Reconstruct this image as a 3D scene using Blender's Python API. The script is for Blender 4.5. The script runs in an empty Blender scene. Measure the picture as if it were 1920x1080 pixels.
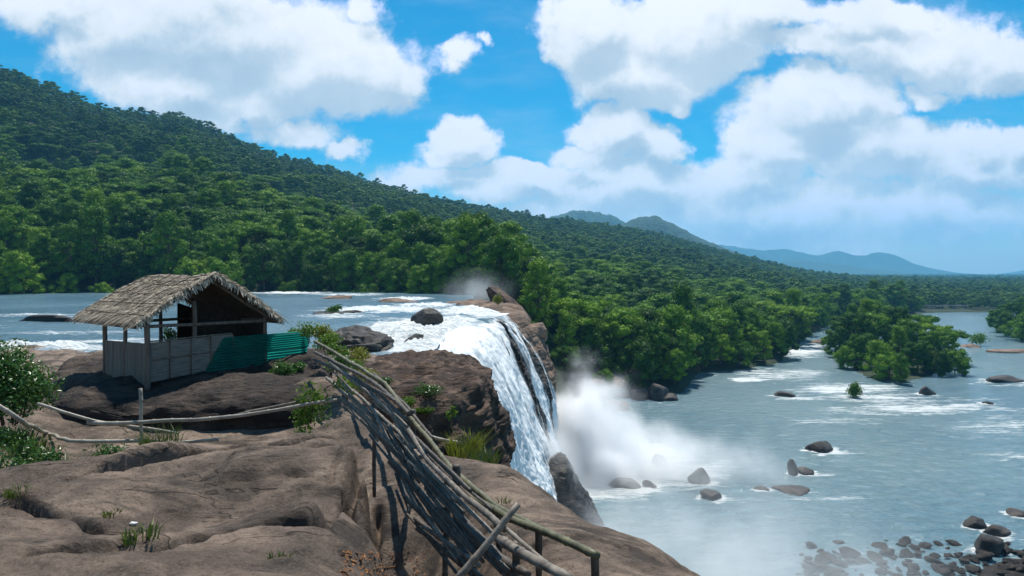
import bpy, math, random
import numpy as np
from mathutils import Vector, Matrix

random.seed(11)
RNG = np.random.default_rng(11)
SC = bpy.context.scene
COL = SC.collection
R = math.radians

# ------------------------------------------------------------------ camera, sky, sun, exposure
EYE = 30.0           # the lens is 30 m above the lower river
FPX = 1280.0         # focal length in photo pixels (24 mm on 36 mm)
HOR = 512.0
cam_d = bpy.data.cameras.new('camera')
cam = bpy.data.objects.new('camera', cam_d)
COL.objects.link(cam)
cam.location = (0, 0, EYE)
cam.rotation_euler = (R(90), 0, 0)
cam_d.lens = 24
cam_d.sensor_width = 36
cam_d.shift_y = -28 / 1920
cam_d.clip_start = 0.1
cam_d.clip_end = 40000
SC.camera = cam
SC.view_settings.view_transform = 'Standard'
SC.view_settings.look = 'None'
SC.view_settings.exposure = 0.42
SC.view_settings.gamma = 1.0
SC.render.engine = 'CYCLES'
SC.cycles.max_bounces = 24
SC.cycles.diffuse_bounces = 3
SC.cycles.glossy_bounces = 2
SC.cycles.transmission_bounces = 2
SC.cycles.transparent_max_bounces = 12
SC.cycles.volume_bounces = 20
SC.cycles.use_denoising = True
SC.cycles.sample_clamp_indirect = 6

SUN_EL = R(65)
SUN_AZ = R(4)       # clockwise from the view axis
SUN_DIR = Vector((math.sin(SUN_AZ) * math.cos(SUN_EL), math.cos(SUN_AZ) * math.cos(SUN_EL), math.sin(SUN_EL)))
sl = bpy.data.lights.new('sun', 'SUN')
sl.energy = 5.0
sl.angle = R(0.5)
sl.color = (1.0, 0.95, 0.86)
sun = bpy.data.objects.new('sun', sl)
COL.objects.link(sun)
sun.rotation_euler = (-SUN_DIR).to_track_quat('-Z', 'Y').to_euler()


class NT:
    """Small node-tree builder: n(type, {input: value or socket}, prop=value) returns the node."""
    def __init__(self, tree):
        self.t = tree

    def n(self, typ, ins=None, **props):
        nd = self.t.nodes.new(typ)
        for k, v in props.items():
            setattr(nd, k, v)
        for k, v in (ins or {}).items():
            s = nd.inputs[k]
            if isinstance(v, bpy.types.NodeSocket):
                self.t.links.new(v, s)
            else:
                s.default_value = v
        return nd

    def m(self, op, a, b=0.0, c=0.0, clamp=False):
        return self.n('ShaderNodeMath', {0: a, 1: b, 2: c}, operation=op, use_clamp=clamp).outputs[0]

    def v(self, op, a, b=(0, 0, 0), scale=None):
        nd = self.n('ShaderNodeVectorMath', {0: a, 1: b}, operation=op)
        if scale is not None:
            nd.inputs['Scale'].default_value = scale
        return nd.outputs['Value'] if op in ('LENGTH', 'DOT_PRODUCT', 'DISTANCE') else nd.outputs['Vector']

    def noise(self, vec, scale, detail=4.0, rough=0.55, dist=0.0, out='Fac'):
        return self.n('ShaderNodeTexNoise', {'Vector': vec, 'Scale': scale, 'Detail': detail, 'Roughness': rough, 'Distortion': dist}).outputs[out]

    def ramp(self, fac, stops, interp='LINEAR'):
        nd = self.n('ShaderNodeValToRGB', {'Fac': fac})
        cr = nd.color_ramp
        cr.interpolation = interp
        while len(cr.elements) < len(stops):
            cr.elements.new(0.5)
        for e, (p, c) in zip(cr.elements, stops):
            e.position = p
            e.color = (*c, 1) if len(c) == 3 else c
        return nd.outputs['Color']

    def mix(self, fac, a, b, blend='MIX'):
        nd = self.n('ShaderNodeMix', data_type='RGBA', blend_type=blend)
        for i, v in ((0, fac), (6, a), (7, b)):
            if isinstance(v, bpy.types.NodeSocket):
                self.t.links.new(v, nd.inputs[i])
            else:
                nd.inputs[i].default_value = (*v, 1) if isinstance(v, tuple) and len(v) == 3 else v
        return nd.outputs[2]

    def mrange(self, v, a, b, c=0.0, d=1.0, smooth=False):
        return self.n('ShaderNodeMapRange', {'Value': v, 'From Min': a, 'From Max': b, 'To Min': c, 'To Max': d},
                      interpolation_type='SMOOTHSTEP' if smooth else 'LINEAR').outputs[0]


# the sky: Nishita sky with cumulus laid out by direction
world = bpy.data.worlds.new('World')
SC.world = world
world.use_nodes = True
wt = world.node_tree
wt.nodes.clear()
w = NT(wt)
sky = w.n('ShaderNodeTexSky', sky_type='NISHITA')
sky.sun_disc = False
sky.sun_elevation = SUN_EL
sky.sun_rotation = SUN_AZ
sky.altitude = 300
sky.air_density = 1.0
sky.dust_density = 0.4
sky.ozone_density = 2.2

CLOUD = [  # centre px, py, half width, half height, strength of a cumulus lump (all directions of the sky as seen to the north)
    (400, 60, 330, 110, 1.0), (610, 130, 190, 105, 1.15), (330, 150, 200, 80, .9), (110, 0, 130, 60, .8), (700, 140, 100, 90, 1.1),
    (480, 205, 170, 55, .8), (560, 262, 90, 34, .6), (640, 288, 45, 18, .5), (690, 10, 45, 50, .6), (250, 60, 200, 90, .9),
    (868, 268, 78, 50, 1.1), (850, 305, 85, 25, .8), (850, 115, 45, 32, .55), (905, 95, 16, 14, .4),
    (1110, 60, 110, 90, 1.2), (1200, 130, 160, 80, 1.1), (1290, 60, 170, 100, 1.1), (1275, 185, 45, 28, .7), (1400, 20, 160, 45, .8),
    (1520, 85, 170, 35, .7), (1700, 90, 220, 70, .9), (1870, 110, 130, 70, .8), (1640, 30, 180, 40, .7),
    (1150, 245, 90, 55, 1.1), (1220, 275, 80, 55, 1.0), (1100, 300, 70, 30, .8),
    (1540, 220, 170, 95, 1.15), (1470, 280, 120, 60, 1.0), (1640, 280, 170, 80, 1.0), (1600, 190, 110, 70, 1.0), (1740, 170, 50, 25, .6),
    (1820, 260, 70, 45, .8), (1810, 320, 170, 60, .9), (1910, 270, 60, 40, .8), (1400, 330, 160, 50, .8),
    (1000, 335, 100, 34, .9), (920, 350, 130, 40, .7), (1180, 350, 230, 55, .85), (1450, 390, 330, 70, .8), (1760, 400, 260, 60, .7),
    (800, 345, 120, 40, .55), (1100, 410, 260, 55, .65), (1500, 450, 420, 50, .45),
]
tc = w.n('ShaderNodeTexCoord').outputs['Generated']
sep = w.n('ShaderNodeSeparateXYZ', {0: tc})
yy = w.m('MAXIMUM', w.m('ABSOLUTE', sep.outputs[1]), 0.06)
UU = w.m('DIVIDE', sep.outputs[0], yy)
VV = w.m('DIVIDE', sep.outputs[2], yy)
uv0 = w.n('ShaderNodeCombineXYZ', {0: UU, 1: VV}).outputs[0]


def cloud_group():
    g = bpy.data.node_groups.new('cloud_field', 'ShaderNodeTree')
    g.interface.new_socket('uv', in_out='INPUT', socket_type='NodeSocketVector')
    g.interface.new_socket('field', in_out='OUTPUT', socket_type='NodeSocketFloat')
    k = NT(g)
    gi = k.n('NodeGroupInput')
    go = k.n('NodeGroupOutput')
    uv = gi.outputs[0]
    w1 = k.v('SUBTRACT', k.noise(uv, 7.0, 3, .5, out='Color'), (.5, .5, .5))
    w2 = k.v('SUBTRACT', k.noise(uv, 26.0, 5, .6, out='Color'), (.5, .5, .5))
    p = k.v('ADD', uv, k.v('SCALE', w1, scale=.10))
    p = k.v('ADD', p, k.v('SCALE', w2, scale=.05))
    p = k.v('MULTIPLY', p, (1, 1, 0))
    acc = None
    for (px, py, a, b, s) in CLOUD:
        c = ((px - 960) / FPX, (HOR - py) / FPX, 0)
        d = k.v('SUBTRACT', p, c)
        d = k.v('MULTIPLY', d, (FPX / a, FPX / b, 0))
        f = k.m('MULTIPLY', k.m('SUBTRACT', 1.12, k.v('LENGTH', d)), s)
        acc = f if acc is None else k.m('SMOOTH_MAX', acc, f, .12)
    # cumulus overhead and out of the picture
    hi = k.mrange(k.n('ShaderNodeSeparateXYZ', {0: uv}).outputs[1], .5, .8)
    over = k.m('MULTIPLY', k.m('SUBTRACT', k.noise(k.v('SCALE', uv, scale=1), 1.6, 4, .5), .60), k.m('MULTIPLY', hi, 5.0))
    acc = k.m('MAXIMUM', acc, k.m('SUBTRACT', over, k.m('SUBTRACT', 1.0, hi)))
    fb = k.m('SUBTRACT', k.noise(uv, 11.0, 9, .66), .5)
    acc = k.m('ADD', acc, k.m('MULTIPLY', fb, .85))
    g.links.new(acc, go.inputs[0])
    return g


CG = cloud_group()


def cf(vec):
    nd = w.n('ShaderNodeGroup', {})
    nd.node_tree = CG
    wt.links.new(vec, nd.inputs[0])
    return nd.outputs[0]


F0 = cf(uv0)
F1 = cf(w.v('ADD', uv0, (-.012, .036, 0)))
dens = w.mrange(F0, .02, .36, smooth=True)
veil = w.m('MULTIPLY', w.mrange(w.noise(w.v('MULTIPLY', uv0, (1.0, 3.2, 1)), 2.6, 6, .6), .42, .8, smooth=True), .42)
lowhaze = w.mrange(VV, .16, -.02, 0, .62, smooth=True)
shade = w.mrange(w.m('SUBTRACT', F1, w.m('MULTIPLY', F0, .55)), -.22, .62, smooth=True)
big = w.noise(uv0, 4.5, 5, .6)
shade = w.m('ADD', w.m('MULTIPLY', shade, .78), w.mrange(big, .35, .7, -.12, .3), clamp=True)
ccol = w.ramp(shade, [(0.0, (11.2, 11.3, 15.3)), (.35, (9.6, 10.0, 10.4)), (.7, (6.6, 7.7, 8.7)), (1.0, (4.7, 6.0, 7.3))])
SKYMUL = w.n('ShaderNodeHueSaturation', {'Color': sky.outputs[0], 'Hue': .485, 'Saturation': 1.9, 'Value': 1.25}).outputs[0]
base = w.mix(lowhaze, SKYMUL, (4.9, 7.2, 8.4))
base = w.mix(veil, base, (6.5, 7.6, 8.4))
final = w.mix(dens, base, ccol)
bg = w.n('ShaderNodeBackground', {'Color': final, 'Strength': 0.068})
wo = w.n('ShaderNodeOutputWorld', {'Surface': bg.outputs[0]})

# ------------------------------------------------------------------ helpers


def P(px, py, Y):
    return Vector(((px - 960) / FPX * Y, Y, EYE - (py - HOR) / FPX * Y))


def at_z(px, py, z):
    Y = (EYE - z) * FPX / (py - HOR)
    return Vector(((px - 960) / FPX * Y, Y, z))


def _hash(ix, iy, iz, seed):
    h = (ix.astype(np.int64) * 374761393 + iy.astype(np.int64) * 668265263 + iz.astype(np.int64) * 2147483647 + seed * 974634777) & 0xffffffff
    h = ((h ^ (h >> 13)) * 1274126177) & 0xffffffff
    h = ((h ^ (h >> 16)) * 2246822519) & 0xffffffff
    return ((h ^ (h >> 15)) & 0xffffff) / float(0xffffff)


def vnoise(x, y, z=0.0, seed=0):
    x = np.asarray(x, float)
    y = np.asarray(y, float)
    z = np.zeros_like(x) + z
    ix, iy, iz = np.floor(x), np.floor(y), np.floor(z)
    fx, fy, fz = x - ix, y - iy, z - iz
    fx, fy, fz = [f * f * f * (f * (f * 6 - 15) + 10) for f in (fx, fy, fz)]
    o = 0
    for a in (0, 1):
        for b in (0, 1):
            for c in (0, 1):
                o = o + _hash(ix + a, iy + b, iz + c, seed) * (fx if a else 1 - fx) * (fy if b else 1 - fy) * (fz if c else 1 - fz)
    return o * 2 - 1


def fbm(x, y, z=0.0, seed=0, oct=5, gain=.5):
    a, s, o = 1.0, 0.0, 0
    for k in range(oct):
        o = o + a * vnoise(np.asarray(x) * 2 ** k, np.asarray(y) * 2 ** k, np.asarray(z) * 2 ** k, seed + k * 17)
        s += a
        a *= gain
    return o / s


def sstep(a, b, x):
    t = np.clip((x - a) / (b - a), 0, 1)
    return t * t * (3 - 2 * t)


def mesh_np(name, V, F, smooth=True):
    """V (n,3) and a list of face arrays (m,3 or 4)."""
    me = bpy.data.meshes.new(name)
    V = np.asarray(V, np.float32)
    Fs = F if isinstance(F, list) else [F]
    Fs = [np.asarray(f, np.int32) for f in Fs if len(f)]
    me.vertices.add(len(V))
    me.vertices.foreach_set('co', V.ravel())
    nl = sum(f.size for f in Fs)
    nf = sum(len(f) for f in Fs)
    me.loops.add(nl)
    me.loops.foreach_set('vertex_index', np.concatenate([f.ravel() for f in Fs]))
    me.polygons.add(nf)
    tot = np.concatenate([np.full(len(f), f.shape[1], np.int32) for f in Fs])
    st = np.concatenate([[0], np.cumsum(tot)[:-1]]).astype(np.int32)
    me.polygons.foreach_set('loop_start', st)
    me.polygons.foreach_set('loop_total', tot)
    me.polygons.foreach_set('use_smooth', np.full(nf, smooth, bool))
    me.update(calc_edges=True)
    me.validate()
    return me


def attr(me, name, vals):
    a = me.attributes.new(name, 'FLOAT', 'POINT')
    a.data.foreach_set('value', np.asarray(vals, np.float32).ravel())


def grid_faces(nr, nc, wrap=False):
    i = np.arange(nr - 1)[:, None]
    j = np.arange(nc if wrap else nc - 1)[None, :]
    a = i * nc + j
    b = i * nc + (j + 1) % nc
    return np.stack([a, b, b + nc, a + nc], -1).reshape(-1, 4)


def link(name, me, mat=None, parent=None, loc=None):
    o = bpy.data.objects.new(name, me)
    COL.objects.link(o)
    if mat is not None and not me.materials:
        for mm in (mat if isinstance(mat, (list, tuple)) else [mat]):
            me.materials.append(mm)
    if parent is not None:
        o.parent = parent
    if loc is not None:
        o.location = loc
    return o


def tag(o, label=None, cat=None, group=None, kind=None):
    for k, v in (('label', label), ('category', cat), ('group', group), ('kind', kind)):
        if v:
            o[k] = v
    return o


def empty(name, loc, rz=0.0):
    o = bpy.data.objects.new(name, None)
    COL.objects.link(o)
    o.location = loc
    o.rotation_euler = (0, 0, rz)
    o.empty_display_size = .2
    return o


def struct(name, me, mat):
    o = link(name, me, mat)
    o['kind'] = 'structure'
    return o


class MB:
    """Collects tubes, boxes and quads into one mesh."""
    def __init__(self):
        self.V, self.F, self.n = [], {3: [], 4: []}, 0

    def add(self, V, F):
        V = np.asarray(V, float)
        F = np.asarray(F, int)
        self.V.append(V)
        self.F[F.shape[1]].append(F + self.n)
        self.n += len(V)

    def tube(self, pts, r, sides=8, nodes=0.0, wob=0.0, seed=0, sub=0.12, taper=1.0):
        pts = [np.array(p, float) for p in pts]
        seg = [np.linalg.norm(b - a) for a, b in zip(pts[:-1], pts[1:])]
        L = sum(seg)
        cum = np.concatenate([[0], np.cumsum(seg)])
        n = max(len(pts), int(L / sub) + 2)
        if nodes:
            ks = np.arange(nodes * .6, L, nodes)
            t = np.sort(np.concatenate([np.linspace(0, L, n)] + [ks + d for d in (-.02, 0, .02)]))
            t = t[(t >= 0) & (t <= L)]
        else:
            t, ks = np.linspace(0, L, n), np.array([])
        C = np.stack([np.interp(t, cum, [p[k] for p in pts]) for k in range(3)], -1)
        if wob:
            for k in range(3):
                C[:, k] += wob * vnoise(t * 1.1 + 7.3 * k, t * 0 + seed * 3.1, 0.0, seed) * np.minimum(1, np.minimum(t, L - t) * 3 + .2)
        rad = r * np.interp(t, [0, L], [1, taper])
        for kk in ks:
            rad = rad * (1 + .22 * np.exp(-((t - kk) / .012) ** 2))
        T = np.gradient(C, axis=0)
        T /= np.linalg.norm(T, axis=1)[:, None] + 1e-9
        up = np.array([0, 0, 1.0]) if abs(T[:, 2]).mean() < .9 else np.array([0, 1.0, 0])
        A = np.cross(T, up)
        A /= np.linalg.norm(A, axis=1)[:, None] + 1e-9
        B = np.cross(T, A)
        ang = np.linspace(0, 2 * np.pi, sides, endpoint=False)
        V = C[:, None, :] + rad[:, None, None] * (np.cos(ang)[None, :, None] * A[:, None, :] + np.sin(ang)[None, :, None] * B[:, None, :])
        m = len(t)
        base = self.n
        self.add(V.reshape(-1, 3), grid_faces(m, sides, True))
        for ring, cc, flip in ((0, C[0], True), (m - 1, C[-1], False)):
            idx = np.arange(sides) + ring * sides
            ci = self.n
            self.V.append(np.array([cc]))
            self.n += 1
            tri = np.stack([idx, np.roll(idx, -1), np.full(sides, ci - base)], -1) + base
            self.F[3].append(tri if not flip else tri[:, ::-1])

    def box(self, o, ax, ay, az):
        """Box from corner o along three edge vectors."""
        o, ax, ay, az = [np.array(q, float) for q in (o, ax, ay, az)]
        V = [o, o + ax, o + ax + ay, o + ay, o + az, o + ax + az, o + ax + ay + az, o + ay + az]
        F = [[0, 3, 2, 1], [4, 5, 6, 7], [0, 1, 5, 4], [1, 2, 6, 5], [2, 3, 7, 6], [3, 0, 4, 7]]
        if np.dot(np.cross(ax, ay), az) < 0:
            F = [f[::-1] for f in F]
        self.add(V, F)

    def mesh(self, name, smooth=True):
        F = [np.concatenate(self.F[k]) for k in (3, 4) if self.F[k]]
        return mesh_np(name, np.concatenate(self.V), F, smooth)


# ------------------------------------------------------------------ materials


def new_mat(name):
    m = bpy.data.materials.new(name)
    m.use_nodes = True
    m.node_tree.nodes.clear()
    return m, NT(m.node_tree)


def out(k, surf=None, vol=None):
    o = k.n('ShaderNodeOutputMaterial')
    if surf is not None:
        k.t.links.new(surf, o.inputs['Surface'])
    if vol is not None:
        k.t.links.new(vol, o.inputs['Volume'])


def bump(k, h, strength, dist, normal=None):
    ins = {'Height': h, 'Strength': strength, 'Distance': dist}
    if normal is not None:
        ins['Normal'] = normal
    return k.n('ShaderNodeBump', ins).outputs[0]


def rock_mat(name, cols, scale=1.0, rough=.85, speck=.35, bumpd=.03, strata=0.0, spots=.8, stain=.5, cracks=0.0):
    """cols: dark, mid, light."""
    m, k = new_mat(name)
    pos = k.n('ShaderNodeNewGeometry').outputs['Position']
    a = k.noise(pos, .9 * scale, 6, .62, .6)
    st = k.v('MULTIPLY', pos, (1, 1, 5.0))
    b = k.noise(st, .55 * scale, 5, .6, 1.2)
    f = k.m('ADD', k.m('MULTIPLY', a, .6), k.m('MULTIPLY', b, .4))
    c = k.ramp(f, [(.36, cols[0]), (.48, cols[1]), (.6, cols[2]), (.7, cols[1])])
    sp = k.noise(pos, 38 * scale, 4, .75)
    c = k.mix(k.mrange(sp, .5, .72, 0, speck), c, cols[2])
    sp2 = k.noise(pos, 17 * scale, 5, .8)
    c = k.mix(k.mrange(sp2, .50, .64, 0, spots), c, cols[0])
    sn = k.noise(k.v('MULTIPLY', pos, (.6, 1.3, 1)), .75 * scale, 5, .6, .8)
    c = k.mix(k.mrange(sn, .54, .66, 0, stain, True), c, cols[0])
    ck = k.m('ABSOLUTE', k.m('SUBTRACT', k.noise(k.v('MULTIPLY', pos, (.45, 1.25, 1)), .8 * scale, 4, .5, .3), .5))
    ck = k.m('MULTIPLY', k.mrange(ck, 0, .007, 1, 0), k.mrange(k.noise(pos, .6 * scale, 2, .5), .45, .6))
    c = k.mix(k.m('MULTIPLY', ck, cracks), c, (cols[0][0] * .4, cols[0][1] * .4, cols[0][2] * .4))
    h1 = k.noise(k.v('MULTIPLY', pos, (1, 1, 2.2)), 3.0 * scale, 8, .68, .4)
    h1 = k.m('SUBTRACT', h1, k.m('MULTIPLY', ck, cracks))
    n = bump(k, h1, .9, bumpd * 4)
    n = bump(k, k.noise(pos, 24 * scale, 6, .75), .8, bumpd, n)
    if strata:
        n = bump(k, k.noise(k.v('MULTIPLY', pos, (.4, .4, 4)), 2.2 * scale, 4, .6, .5), strata, bumpd * 8, n)
    bs = k.n('ShaderNodeBsdfPrincipled', {'Base Color': c, 'Roughness': rough, 'Normal': n, 'Specular IOR Level': .25})
    out(k, bs.outputs[0])
    return m


M_SLAB = rock_mat('slab_rock', ((.045, .037, .031), (.17, .126, .098), (.35, .262, .198)), 1.3, bumpd=.05, speck=.6, spots=.55, stain=.72, cracks=.9)
M_CLIFF = rock_mat('cliff_rock', ((.018, .013, .011), (.065, .041, .030), (.20, .13, .09)), .6, bumpd=.08, strata=.6)
M_WET = rock_mat('wet_rock', ((.010, .010, .011), (.028, .026, .025), (.065, .056, .048)), .5, rough=.5, bumpd=.07, strata=.6, speck=.2)
M_STAIN = rock_mat('stained_rock', ((.014, .012, .011), (.045, .034, .028), (.12, .085, .065)), .9, bumpd=.05, strata=.4)
M_BANK = rock_mat('bank_rock', ((.06, .042, .032), (.17, .115, .082), (.29, .205, .15)), .3, bumpd=.08, strata=.5)
M_RUBBLE = rock_mat('rubble_stone', ((.008, .008, .008), (.024, .021, .019), (.06, .05, .043)), 1.2, rough=.9, bumpd=.05)
M_STONE = rock_mat('river_stone', ((.016, .016, .017), (.05, .044, .04), (.105, .088, .074)), .6, rough=.6, bumpd=.06)


def leaf_mat(name, stops, trans=.25, rough=.5, per_leaf=.35, spec=.3, patch=0.0):
    m, k = new_mat(name)
    ri = k.n('ShaderNodeObjectInfo').outputs['Random']
    rl = k.n('ShaderNodeNewGeometry').outputs['Random Per Island']
    f = k.m('ADD', k.m('MULTIPLY', ri, 1 - per_leaf), k.m('MULTIPLY', rl, per_leaf))
    if patch:
        loc = k.n('ShaderNodeObjectInfo').outputs['Location']
        pt = k.mrange(k.noise(loc, patch, 3, .55), .3, .7)
        f = k.m('ADD', k.m('MULTIPLY', f, .68), k.m('MULTIPLY', pt, .32))
    c = k.ramp(f, stops)
    d = k.n('ShaderNodeBsdfPrincipled', {'Base Color': c, 'Roughness': rough, 'Specular IOR Level': spec})
    t = k.n('ShaderNodeBsdfTranslucent', {'Color': k.mix(.5, c, (.10, .16, .02), 'MIX')})
    mx = k.n('ShaderNodeMixShader', {0: trans, 1: d.outputs[0], 2: t.outputs[0]})
    out(k, mx.outputs[0])
    return m


M_TREE = leaf_mat('tree_leaves', [(.0, (.010, .035, .005)), (.25, (.028, .085, .007)), (.43, (.062, .155, .009)), (.6, (.125, .255, .013)), (.8, (.21, .34, .016)), (1, (.11, .11, .03))], trans=.24, patch=.02, spec=.08)
M_FAR = leaf_mat('forest_leaves', [(.0, (.012, .04, .010)), (.3, (.03, .095, .012)), (.55, (.07, .155, .016)), (.78, (.13, .225, .02)), (1, (.11, .11, .035))], per_leaf=.3, trans=.18, patch=.009, spec=.08)
M_BUSH = leaf_mat('bush_leaves', [(.0, (0.028, 0.077, 0.014)), (.5, (0.049, 0.140, 0.022)), (1, (0.084, 0.210, 0.030))], per_leaf=.7, rough=.35, spec=.45)
M_BRIGHT = leaf_mat('bright_leaves', [(.0, (.05, .13, .012)), (.5, (.10, .21, .02)), (1, (.19, .27, .025))], per_leaf=.75, trans=.35)
M_YELLOW = leaf_mat('yellow_leaves', [(.0, (.10, .12, .012)), (.5, (.22, .23, .02)), (1, (.32, .28, .03))], per_leaf=.75, trans=.35)
M_GRASS = leaf_mat('grass_blades', [(.0, (.05, .09, .015)), (.5, (.10, .14, .025)), (1, (.17, .16, .05))], per_leaf=.8)


def flat_mat(name, c0, c1, scale=8.0, rough=.8, stretch=(1, 1, 1), bs=.4, bd=.01, island=0.0, coord='Object', spec=.3):
    m, k = new_mat(name)
    co = k.n('ShaderNodeTexCoord').outputs[coord]
    f = k.noise(k.v('MULTIPLY', co, stretch), scale, 6, .65)
    f = k.mrange(f, .3, .7)
    if island:
        rl = k.n('ShaderNodeNewGeometry').outputs['Random Per Island']
        f = k.m('ADD', k.m('MULTIPLY', f, 1 - island), k.m('MULTIPLY', rl, island))
    c = k.mix(f, c0, c1)
    n = bump(k, f, bs, bd)
    b = k.n('ShaderNodeBsdfPrincipled', {'Base Color': c, 'Roughness': rough, 'Normal': n, 'Specular IOR Level': spec})
    out(k, b.outputs[0])
    return m


M_BARK = flat_mat('bark', (.05, .035, .025), (.16, .12, .085), 3.0, .9, (1, 1, .3))
M_BAMBOO = flat_mat('weathered_bamboo', (.055, .045, .037), (.27, .23, .185), 9.0, .55, (1, 1, 1), .3, .004)
M_BAMBOO_G = flat_mat('green_grey_bamboo', (.05, .05, .03), (.19, .18, .10), 5.0, .5, (1, 1, 1), .3, .004)
M_BAMBOO_D = flat_mat('dark_bamboo', (.026, .021, .017), (.13, .108, .088), 9.0, .6, (1, 1, 1), .3, .004)
M_BAMBOO_W = flat_mat('pale_bamboo', (.16, .14, .115), (.42, .38, .31), 5.0, .5, (1, 1, 1), .3, .004)
M_THATCH = flat_mat('thatch', (.15, .12, .09), (.66, .57, .45), 6.0, .9, (1, 1, 1), .4, .01, island=.75)
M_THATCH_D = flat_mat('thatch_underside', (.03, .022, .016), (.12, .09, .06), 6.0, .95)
M_POST = flat_mat('grey_timber', (.07, .055, .045), (.22, .18, .15), 9.0, .85, (1, 1, .15))
M_MAT = flat_mat('woven_bamboo_matting', (.10, .088, .074), (.30, .27, .235), 7.0, .85, (.5, .5, 9.0), .6, .01)
M_MATV = flat_mat('split_bamboo_slats', (.075, .066, .057), (.25, .225, .195), 12.0, .85, (1, 1, .12), .6, .01, island=.5)
M_DARK = flat_mat('dark_matting', (.018, .014, .012), (.05, .04, .032), 9.0, .95)  # matting far darker than the outer mats, used on inner walls and battens
M_GREEN = flat_mat('green_corrugated_sheet', (.004, .085, .07), (.012, .20, .16), 3.0, .42, (1, 1, 1), .2, .004, spec=.5)
mg = M_GREEN.node_tree
kg = NT(mg)
go_ = [n for n in mg.nodes if n.type == 'OUTPUT_MATERIAL'][0]
gb_ = [n for n in mg.nodes if n.type == 'BSDF_PRINCIPLED'][0]
gt_ = kg.n('ShaderNodeBsdfTranslucent', {'Color': (.02, .50, .40, 1)})
mg.links.new(kg.n('ShaderNodeMixShader', {0: .55, 1: gb_.outputs[0], 2: gt_.outputs[0]}).outputs[0], go_.inputs['Surface'])
M_WHITE = flat_mat('white_paper', (.7, .7, .7), (.85, .85, .85), 8, .8)
M_PAINT = flat_mat('white_wall', (.65, .65, .63), (.82, .82, .8), 1, .8)
M_TILE = flat_mat('roof_tile', (.25, .09, .06), (.4, .16, .11), 2, .8)
M_CONC = flat_mat('grey_concrete', (.16, .17, .17), (.32, .33, .33), 1, .85)
M_EARTH = flat_mat('forest_floor', (.014, .022, .010), (.035, .05, .02), .2, .95, coord='Object')
M_LITTER = flat_mat('dead_leaves', (.10, .035, .012), (.36, .16, .05), 14, .8, island=.8)


def water_mat(name, deep, tint, foam_scale, stretch, rough, bscale, bstr, foam_lo, foam_hi, fine=1.0, wscale=1.0, specular=.5, wdist=.4):
    m, k = new_mat(name)
    pos = k.n('ShaderNodeNewGeometry').outputs['Position']
    fo = k.n('ShaderNodeAttribute', attribute_name='foam').outputs['Fac']
    sp = k.v('MULTIPLY', pos, stretch)
    f1 = k.noise(sp, foam_scale, 6, .62, .8)
    f2 = k.noise(sp, foam_scale * 5.3, 5, .7, .5)
    f = k.m('ADD', k.m('MULTIPLY', f1, .62), k.m('MULTIPLY', f2, .38))
    f = k.m('ADD', f, k.m('MULTIPLY', k.m('SUBTRACT', fo, .5), .62))
    foam = k.mrange(f, foam_lo, foam_hi, smooth=True)
    wv = k.noise(k.v('MULTIPLY', pos, (stretch[0] * 1.9, stretch[1] * .6, 1)), bscale, 6, .62, .4)
    deepc = k.mix(k.mrange(k.noise(pos, .035 * wscale, 4, .55), .35, .65), deep, tint)
    deepc = k.mix(k.mrange(wv, .3, .75, 0, .4), deepc, tint)
    n = bump(k, wv, bstr, wdist)
    n = bump(k, k.noise(k.v('MULTIPLY', pos, (.8, 1.2, 1)), bscale * 6, 5, .7), bstr * .7, .06, n)
    wat = k.n('ShaderNodeBsdfPrincipled', {'Base Color': deepc, 'Roughness': rough, 'IOR': 1.33, 'Normal': n, 'Specular IOR Level': specular})
    fc = k.mix(k.mrange(k.m('ADD', k.m('MULTIPLY', f2, .6), k.m('MULTIPLY', k.noise(sp, foam_scale * 17, 4, .7), .4)), .34, .52), (.36, .44, .48), (.80, .83, .82))
    fn = bump(k, f2, 1.0, .8)
    fm = k.n('ShaderNodeBsdfPrincipled', {'Base Color': fc, 'Roughness': .7, 'Normal': fn, 'Specular IOR Level': .2})
    mx = k.n('ShaderNodeMixShader', {0: foam, 1: wat.outputs[0], 2: fm.outputs[0]})
    out(k, mx.outputs[0])
    return m


M_RIVER_UP = water_mat('upper_river_water', (.045, .10, .14), (.11, .19, .24), .22, (.5, 1.5, 1), .2, .6, .8, .47, .72)
M_RIVER_LOW = water_mat('lower_river_water', (.085, .165, .205), (.145, .225, .245), .26, (.36, 2.0, 1), .16, .45, .9, .53, .68, wscale=.6, wdist=1.2)


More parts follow.
